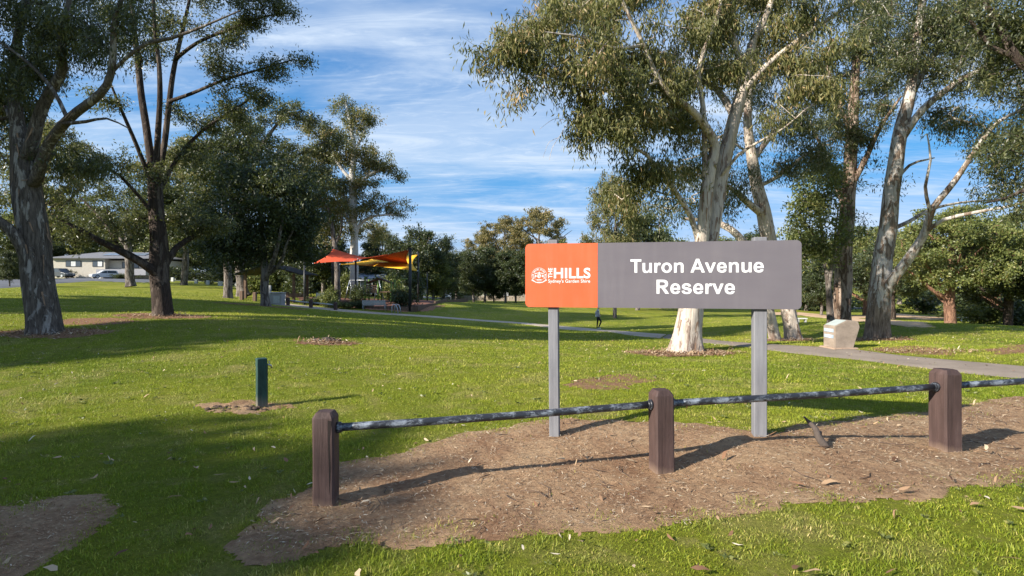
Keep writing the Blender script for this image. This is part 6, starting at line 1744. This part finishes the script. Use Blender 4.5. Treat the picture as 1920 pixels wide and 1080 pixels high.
for i in range(9): MB().box((-6.4 + i * 2.0, 0, 0.35), (1.96, 0.4, 1.0 + 0.04 * (i % 3)), bev=0.05).build('stone_block', plain('wall_stone', (0.34, 0.28, 0.22), 0.9, 0.2, 3) if i == 0 else bpy.data.materials['wall_stone'], wa)
co_ = empty('white_column', GB(949, 100)); tag(co_, 'slim white gate column in the far street', 'column'); MB().box((0, 0, 0.9), (0.9, 0.9, 2.2)).build('shaft', M_WHT, co_); MB().box((0, 0, 2.05), (1.1, 1.1, 0.15)).build('cap', M_WHT, co_)
so = empty('street_sign', GB(840, 92)); tag(so, 'small pale blue board on a stand in the far street', 'sign')
MB().box((0, 0, 1.5), (1.3, 0.05, 1.9)).build('board', plain('pale_blue_board', (0.42, 0.52, 0.66), 0.5), so); MB().box((0, -0.03, 2.0), (1.1, 0.02, 0.5)).build('header', M_WHT, so)
for x in (-0.5, 0.5): MB().box((x, 0.06, 0.3), (0.06, 0.06, 1.2)).build('leg', M_GALV, so)

# white rail fence on the golf course
fA, fB = GB(1790, 62), GB(1852, 62); rf_ = empty('rail_fence', fA); tag(rf_, 'white two rail fence at the right of the golf course', 'fence')
dv = fB - fA
for i in range(6):
    q = fA + dv * (i / 5); z = gz(q.x, q.y) - fA.z; MB().box((q.x - fA.x, q.y - fA.y, z + 0.35), (0.10, 0.10, 0.9)).build('post', M_WHT, rf_)
for hz_ in (0.42, 0.72):
    MB().tube([Vector((0, -0.07, hz_)), dv + Vector((0, -0.07, hz_))], 0.05, 6).build('rail', M_WHT, rf_)
o = empty('tee_bench', GB(1503, 42)); tag(o, 'low white slab seat on the fairway right of the sign', 'bench')
MB().box((0, 0, 0.32), (0.75, 0.35, 0.07)).build('seat', M_WHT, o)
for s_ in (-1, 1): MB().box((s_ * 0.28, 0, 0.12), (0.08, 0.3, 0.36)).build('leg', M_CONC, o)

# ------------------------------------------------------------------ cars


def car(loc, rz, paint, label, suv=False):
    o = empty('parked_car', loc, rz); tag(o, label, 'car', 'cars parked by the cream house')
    L, Wd = (4.7, 1.85) if suv else (4.2, 1.75)
    h = 1.72 if suv else 1.48
    body = [(-L / 2, .32), (-L / 2 + .04, .75), (-L / 2 + .12, .92 if not suv else 1.0), (L / 2 - 1.25, .95 if not suv else 1.05), (L / 2 - .15, .78), (L / 2, .6), (L / 2 - .03, .30), (L / 2 - .55, .22), (-L / 2 + .3, .22)]
    me = MB().prism(body, Wd, origin=(0, -Wd / 2, 0)).mesh('body'); bm = bmesh.new(); bm.from_mesh(me); bmesh.ops.recalc_face_normals(bm, faces=bm.faces); bmesh.ops.bevel(bm, geom=bm.edges[:], offset=.06, segments=2, affect='EDGES'); bm.to_mesh(me); bm.free()
    bd = link_mesh('body', me, paint, o)
    cab = [(-L / 2 + .15, .90), (-L / 2 + .42, h - .06), (-L / 2 + .7, h), (L / 2 - 2.1, h), (L / 2 - 1.75, h - .05), (L / 2 - 1.05, .93)]
    me = MB().prism(cab, Wd - .22, origin=(0, -Wd / 2 + .11, 0)).mesh('cabin'); bm = bmesh.new(); bm.from_mesh(me); bmesh.ops.recalc_face_normals(bm, faces=bm.faces); bmesh.ops.bevel(bm, geom=bm.edges[:], offset=.05, segments=2, affect='EDGES'); bm.to_mesh(me); bm.free()
    link_mesh('cabin', me, paint, o)
    for s_ in (-1, 1):
        y = s_ * (Wd / 2 - .105)
        MB().prism([(-L / 2 + .42, .98), (-L / 2 + .6, h - .12), (-.25, h - .10), (-.25, .98)], .012 * s_, origin=(0, y, 0)).build('side_window', M_GLASS, o)
        MB().prism([(-.18, .98), (-.18, h - .10), (L / 2 - 2.0, h - .11), (L / 2 - 1.3, .98)], .012 * s_, origin=(0, y, 0)).build('side_window', M_GLASS, o)
        for x in (-L / 2 + .8, L / 2 - .85):
            w_ = MB().tube([(x, s_ * (Wd / 2 - .18), .33), (x, s_ * (Wd / 2 + .01), .33)], .33, 18).build('wheel', M_BLACK, o)
            MB().tube([(x, s_ * (Wd / 2 + .005), .33), (x, s_ * (Wd / 2 + .02), .33)], .21, 14).build('rim', M_GALV, w_)
        MB().box((L / 2 - .08, s_ * .62, .66), (.18, .34, .13)).build('headlight', M_BLIND, o)
        MB().box((-L / 2 + .05, s_ * .68, .80), (.12, .26, .16)).build('tail_light', plain('tail_red', (.35, .02, .02), .3) if 'tail_red' not in bpy.data.materials else bpy.data.materials['tail_red'], o)
    MB().prism([(-Wd / 2 + .2, 0), (Wd / 2 - .2, 0), (Wd / 2 - .3, .42), (-Wd / 2 + .3, .42)], .012, origin=(-L / 2 + .20, 0, .97), ux=(0, 1, 0), uy=Vector((.27, 0, h - .95)).normalized(), un=(-1, 0, 0)).build('rear_window', M_GLASS, o)
    return o


q = P(193, 521.5, 96); car(GB(196, 96.5, 0.12), math.radians(232), plain('white_car_paint', (.66, .67, .68), .25, .02, spec=.6), 'white hatchback parked at the garage of the cream house')
car(GB(113, 97, 0.12), math.radians(-12), plain('dark_car_paint', (.07, .08, .09), .25, .05, spec=.6), 'dark grey off road car parked left of the cream house', suv=True)

# ------------------------------------------------------------------ grass blades and fallen leaves


def bare_mask(x, y):
    """how much of the turf is missing, 0..1"""
    m = np.zeros_like(x)
    for poly, amp, nsc, seed, cover in BARE:
        xs, ys = [p[0] for p in poly], [p[1] for p in poly]
        sel = (x > min(xs) - 0.5) & (x < max(xs) + 0.5) & (y > min(ys) - 0.5) & (y < max(ys) + 0.5)
        if not sel.any(): continue
        sdv = seg_sd(x[sel], y[sel], poly) + amp * vnoise(x[sel], y[sel], nsc, seed) + 0.4 * amp * vnoise(x[sel], y[sel], nsc * 3.7, seed + 2)
        m[sel] = np.maximum(m[sel], np.clip(sdv / 0.42 + 0.22, 0, 0.993) * (1 - cover))
    return m


def blades(n, y0, y1, half, hgt, wid, lean, two, seed):
    rg_ = np.random.default_rng(seed)
    u = rg_.random(n); y = np.sqrt(y0 * y0 + u * (y1 * y1 - y0 * y0))
    x = rg_.uniform(-1, 1, n) * (half * y + 0.6)
    # clumping
    cl_ = 0.55 + 0.45 * vnoise(x, y, 7.0, 3.0) + 0.25 * vnoise(x, y, 23.0, 1.0)
    keep = (rg_.random(n) > bare_mask(x, y)) & (rg_.random(n) < np.clip(cl_ + 0.45, 0.25, 1))
    x, y = x[keep], y[keep]; n = len(x)
    z = ground(x, y) - 0.004
    h = hgt * rg_.uniform(0.5, 1.35, n) * (0.85 + 0.3 * vnoise(x, y, 2.2, 5.0)) * np.clip(0.9 + 0.75 * vnoise(x, y, 11.0, 2.0), 0.35, 1.9); w_ = wid * rg_.uniform(0.6, 1.3, n)
    a = rg_.uniform(0, 2 * PI, n); b_ = rg_.uniform(0, 2 * PI, n); ln = lean * rg_.uniform(0.2, 1.5, n)
    p = np.stack([x, y, z], 1)
    side = np.stack([np.cos(a), np.sin(a), np.zeros(n)], 1) * (w_ / 2)[:, None]
    tipd = np.stack([np.cos(b_) * ln * h, np.sin(b_) * ln * h, h * np.sqrt(np.maximum(0.12, 1 - 0.5 * ln ** 2))], 1)
    rnd = np.clip(rg_.normal(0.30 if two else 0.42, 0.2, n) + 0.1 * vnoise(x, y, 3.1, 9.0) + (rg_.random(n) < (0.26 if two else 0.14)) * 0.5, 0, 1)
    if two:
        midp = p + tipd * np.array([0.32, 0.32, 0.62])
        V = np.stack([p - side, p + side, midp + side * 0.8, midp - side * 0.8, p + tipd], 1).reshape(-1, 3)
        b0 = np.arange(n)[:, None] * 5
        Fq = np.concatenate([b0 + np.array([[0, 1, 2]]), b0 + np.array([[0, 2, 3]]), b0 + np.array([[3, 2, 4]])])
        return V, Fq, np.repeat(rnd, 5)
    V = np.stack([p - side, p + side, p + tipd], 1).reshape(-1, 3)
    return V, np.arange(3 * n).reshape(n, 3), np.repeat(rnd, 3)


VS, FS, RS, off_ = [], [], [], 0
for args in ((150000, 2.2, 4.6, 1.06, 0.033, 0.0048, 0.85, True, 1), (250000, 4.6, 8.5, 1.06, 0.035, 0.0080, 0.75, False, 2), (230000, 8.5, 15, 1.04, 0.042, 0.013, 0.75, False, 3), (160000, 15, 30, 1.02, 0.05, 0.024, 0.7, False, 4), (70000, 30, 60, 1.0, 0.06, 0.05, 0.7, False, 5)):
    V, Fq, R_ = blades(*args); VS.append(V); FS.append(Fq + off_); RS.append(R_); off_ += len(V)
o = link_mesh('grass_blades', np_mesh('grass_blades', np.concatenate(VS), np.concatenate(FS), {'rnd': np.concatenate(RS)}), MAT['blade'])
tag(o, 'short green grass blades of the lawn', 'grass', kind='stuff')

t = NT('fallen_leaves')
c = t.ramp(t.attr('rnd'), [(0.0, (0.10, 0.055, 0.035)), (0.3, (0.24, 0.13, 0.075)), (0.6, (0.40, 0.28, 0.17)), (0.85, (0.50, 0.395, 0.27)), (1.0, (0.58, 0.50, 0.38))])
t.set(c, 0.8, 0.08); M_LITTER = t.m


def litter(name, xy, L, Wd, seed, label, lift=0.012, tilt=0.25, tone=(0.55, 0.25)):
    rg_ = np.random.default_rng(seed); n = len(xy)
    p = np.stack([xy[:, 0], xy[:, 1], ground(xy[:, 0], xy[:, 1]) + lift * rg_.uniform(0.8, 1.8, n)], 1)
    a = rg_.uniform(0, 2 * PI, n)
    ax = np.stack([np.cos(a), np.sin(a), rg_.normal(0, tilt, n)], 1)
    side = np.stack([-np.sin(a), np.cos(a), rg_.normal(0, tilt, n)], 1)
    ln = (L * rg_.uniform(0.4, 1.4, n))[:, None]; w_ = (Wd * rg_.uniform(0.5, 1.4, n))[:, None]
    rnd = np.clip(rg_.normal(tone[0], tone[1], n), 0, 1)
    if L > 0.05:                                     # a long curled leaf outline
        curl = (ln * rg_.uniform(-0.05, 0.22, n)[:, None]) * np.array([0, 0, 1.0]); bend = side * ln * rg_.normal(0, 0.12, n)[:, None]
        a1 = p + ax * ln * 0.28 + curl * 0.3 + bend * 0.5; a2 = p + ax * ln * 0.62 + curl * 0.8 + bend * 0.8
        V = np.stack([p, a1 + side * w_ * 0.5, a1 - side * w_ * 0.5, a2 + side * w_ * 0.42, a2 - side * w_ * 0.42, p + ax * ln + curl * 0.4], 1).reshape(-1, 3)
        b0 = np.arange(n)[:, None] * 6
        FF = np.concatenate([b0 + np.array([q]) for q in ([0, 2, 1], [1, 2, 4], [1, 4, 3], [3, 4, 5])]); rep = 6
    else:
        midp = p + ax * ln * 0.45
        V = np.stack([p, midp + side * w_ / 2, p + ax * ln, midp - side * w_ / 2], 1).reshape(-1, 3); FF = np.arange(4 * n).reshape(n, 4); rep = 4
    o = link_mesh(name, np_mesh(name, V, FF, {'rnd': np.repeat(rnd, rep)}), M_LITTER)
    tag(o, label, 'leaf litter', kind='stuff'); return o


def in_poly(poly, n, seed, grow=0.0):
    rg_ = np.random.default_rng(seed); xs, ys = [p[0] for p in poly], [p[1] for p in poly]
    x = rg_.uniform(min(xs), max(xs), n); y = rg_.uniform(min(ys), max(ys), n)
    k = seg_sd(x, y, poly) > -grow
    return np.stack([x[k], y[k]], 1)


rg_ = np.random.default_rng(55)
nw = 280
yy = np.sqrt(2.4 ** 2 + rg_.random(nw) * (10 ** 2 - 2.4 ** 2)); xx = rg_.uniform(-1.02, 1.02, nw) * yy
kp = bare_mask(xx, yy) < 0.3; xx, yy = xx[kp], yy[kp]; nw = len(xx)
kl = 9
an = rg_.uniform(0, 2 * PI, (nw, kl)); sz_ = rg_.uniform(0.5, 1.4, (nw, 1)) * 0.034
pos = np.stack([np.repeat(xx[:, None], kl, 1) + rg_.normal(0, 0.012, (nw, kl)), np.repeat(yy[:, None], kl, 1) + rg_.normal(0, 0.012, (nw, kl)), np.repeat((ground(xx, yy) + 0.022)[:, None], kl, 1)], -1).reshape(-1, 3)
axw = np.stack([np.cos(an), np.sin(an), rg_.uniform(0.1, 0.6, an.shape)], -1).reshape(-1, 3)
V, Fq = leaf_quads(pos, axw, 1.0, 1.0, rg_)
V = V.reshape(-1, 4, 3); V = pos[:, None] + (V - pos[:, None]) * np.repeat(sz_, kl, 1).reshape(-1, 1, 1) * np.array([1, 1, 1]); mid_ = (V[:, 1] + V[:, 3]) / 2
V[:, 1] = mid_ + (V[:, 1] - mid_) * 0.55; V[:, 3] = mid_ + (V[:, 3] - mid_) * 0.55
o = link_mesh('lawn_weeds', np_mesh('lawn_weeds', V.reshape(-1, 3), Fq, {'rnd': np.repeat(np.clip(rg_.normal(0.6, 0.2, nw * kl), 0, 1), 4)}), LEAF_FRESH)
tag(o, 'small broad leaved weeds growing in the lawn', 'weeds', kind='stuff')
litter('dry_grass_chips', in_poly(DIRT, 62000, 1), 0.042, 0.0052, 2, 'dry straw and wood chips scattered over the dirt strip', 0.018, 0.20, (0.55, 0.32))
litter('fallen_leaves', in_poly(DIRT, 800, 3, 0.3), 0.065, 0.014, 4, 'curled dry gum leaves on the dirt strip', 0.02, 0.35, (0.5, 0.3))
litter('dry_grass_chips', in_poly(DIRT2, 3500, 5), 0.035, 0.004, 6, 'dry chips on the shaded dirt patch at lower left', 0.016, 0.18, (0.5, 0.22))
rg_ = np.random.default_rng(9)
yy = np.sqrt(2.4 ** 2 + rg_.random(1900) * (22 ** 2 - 2.4 ** 2)); xx = rg_.uniform(-1.04, 1.04, 1900) * yy
litter('fallen_leaves', np.stack([xx, yy], 1), 0.06, 0.016, 10, 'dry gum leaves strewn over the lawn', 0.026, 0.45, (0.55, 0.3))
yy = np.sqrt(2.4 ** 2 + rg_.random(70) * (5.0 ** 2 - 2.4 ** 2)); xx = rg_.uniform(-1.0, 1.0, 70) * yy
litter('fallen_leaves', np.stack([xx, yy], 1), 0.095, 0.024, 77, 'large brown leaves lying in the near grass', 0.036, 0.35, (0.38, 0.16))
for k, (px, Zp, rx, ry, n, lab) in enumerate(((1280, 13.6, 1.5, 0.9, 2600, 'orange bark strips heaped round the foot of the big pale gum'), (85, 13.9, 1.7, 1.0, 1200, 'bark strips round the foot of the leftmost gum'), (1645, 17.8, 1.2, 0.8, 900, 'bark strips round the white gum'), (1470, 18.8, 1.4, 0.8, 900, 'bark strips round the twin leaning trunks'),
                                              (1745, 12.6, 1.9, 0.45, 500, 'dry leaves strewn along the far side of the asphalt path'), (303, 17.8, 1.6, 0.9, 700, 'bark strips round the dark barked tree'), (612, 12.6, 0.9, 0.5, 500, 'chips round the old stump scar'))):
    b = GB(px, Zp); a = rg_.uniform(0, 2 * PI, n); r = np.sqrt(rg_.random(n)) * rg_.uniform(0.5, 1.15, n)
    litter('bark_strips', np.stack([b.x + rx * r * np.cos(a), b.y + ry * r * np.sin(a)], 1), 0.11, 0.016, 20 + k, lab, 0.03, 0.35, (0.50, 0.22))
# twigs on the dirt
tw = MB(); rg = random.Random(3)
for i in range(70):
    q = in_poly(DIRT, 40, 100 + i)
    if len(q) == 0: continue
    x, y = q[0]; a = rg.uniform(0, 6.28); l_ = rg.uniform(0.05, 0.30); z = gz(x, y) + 0.022
    tw.tube([(x, y, z), (x + l_ * .5 * math.cos(a), y + l_ * .5 * math.sin(a), z + rg.uniform(0, .012)), (x + l_ * math.cos(a + .35), y + l_ * math.sin(a + .35), z)], [0.004, 0.0035, 0.002], 4)
o = tw.build('fallen_twigs', plain('twig_brown', (0.11, 0.075, 0.055), 0.9, 0.4, 10)); tag(o, 'thin broken twigs lying on the dirt strip', 'twigs', kind='stuff')
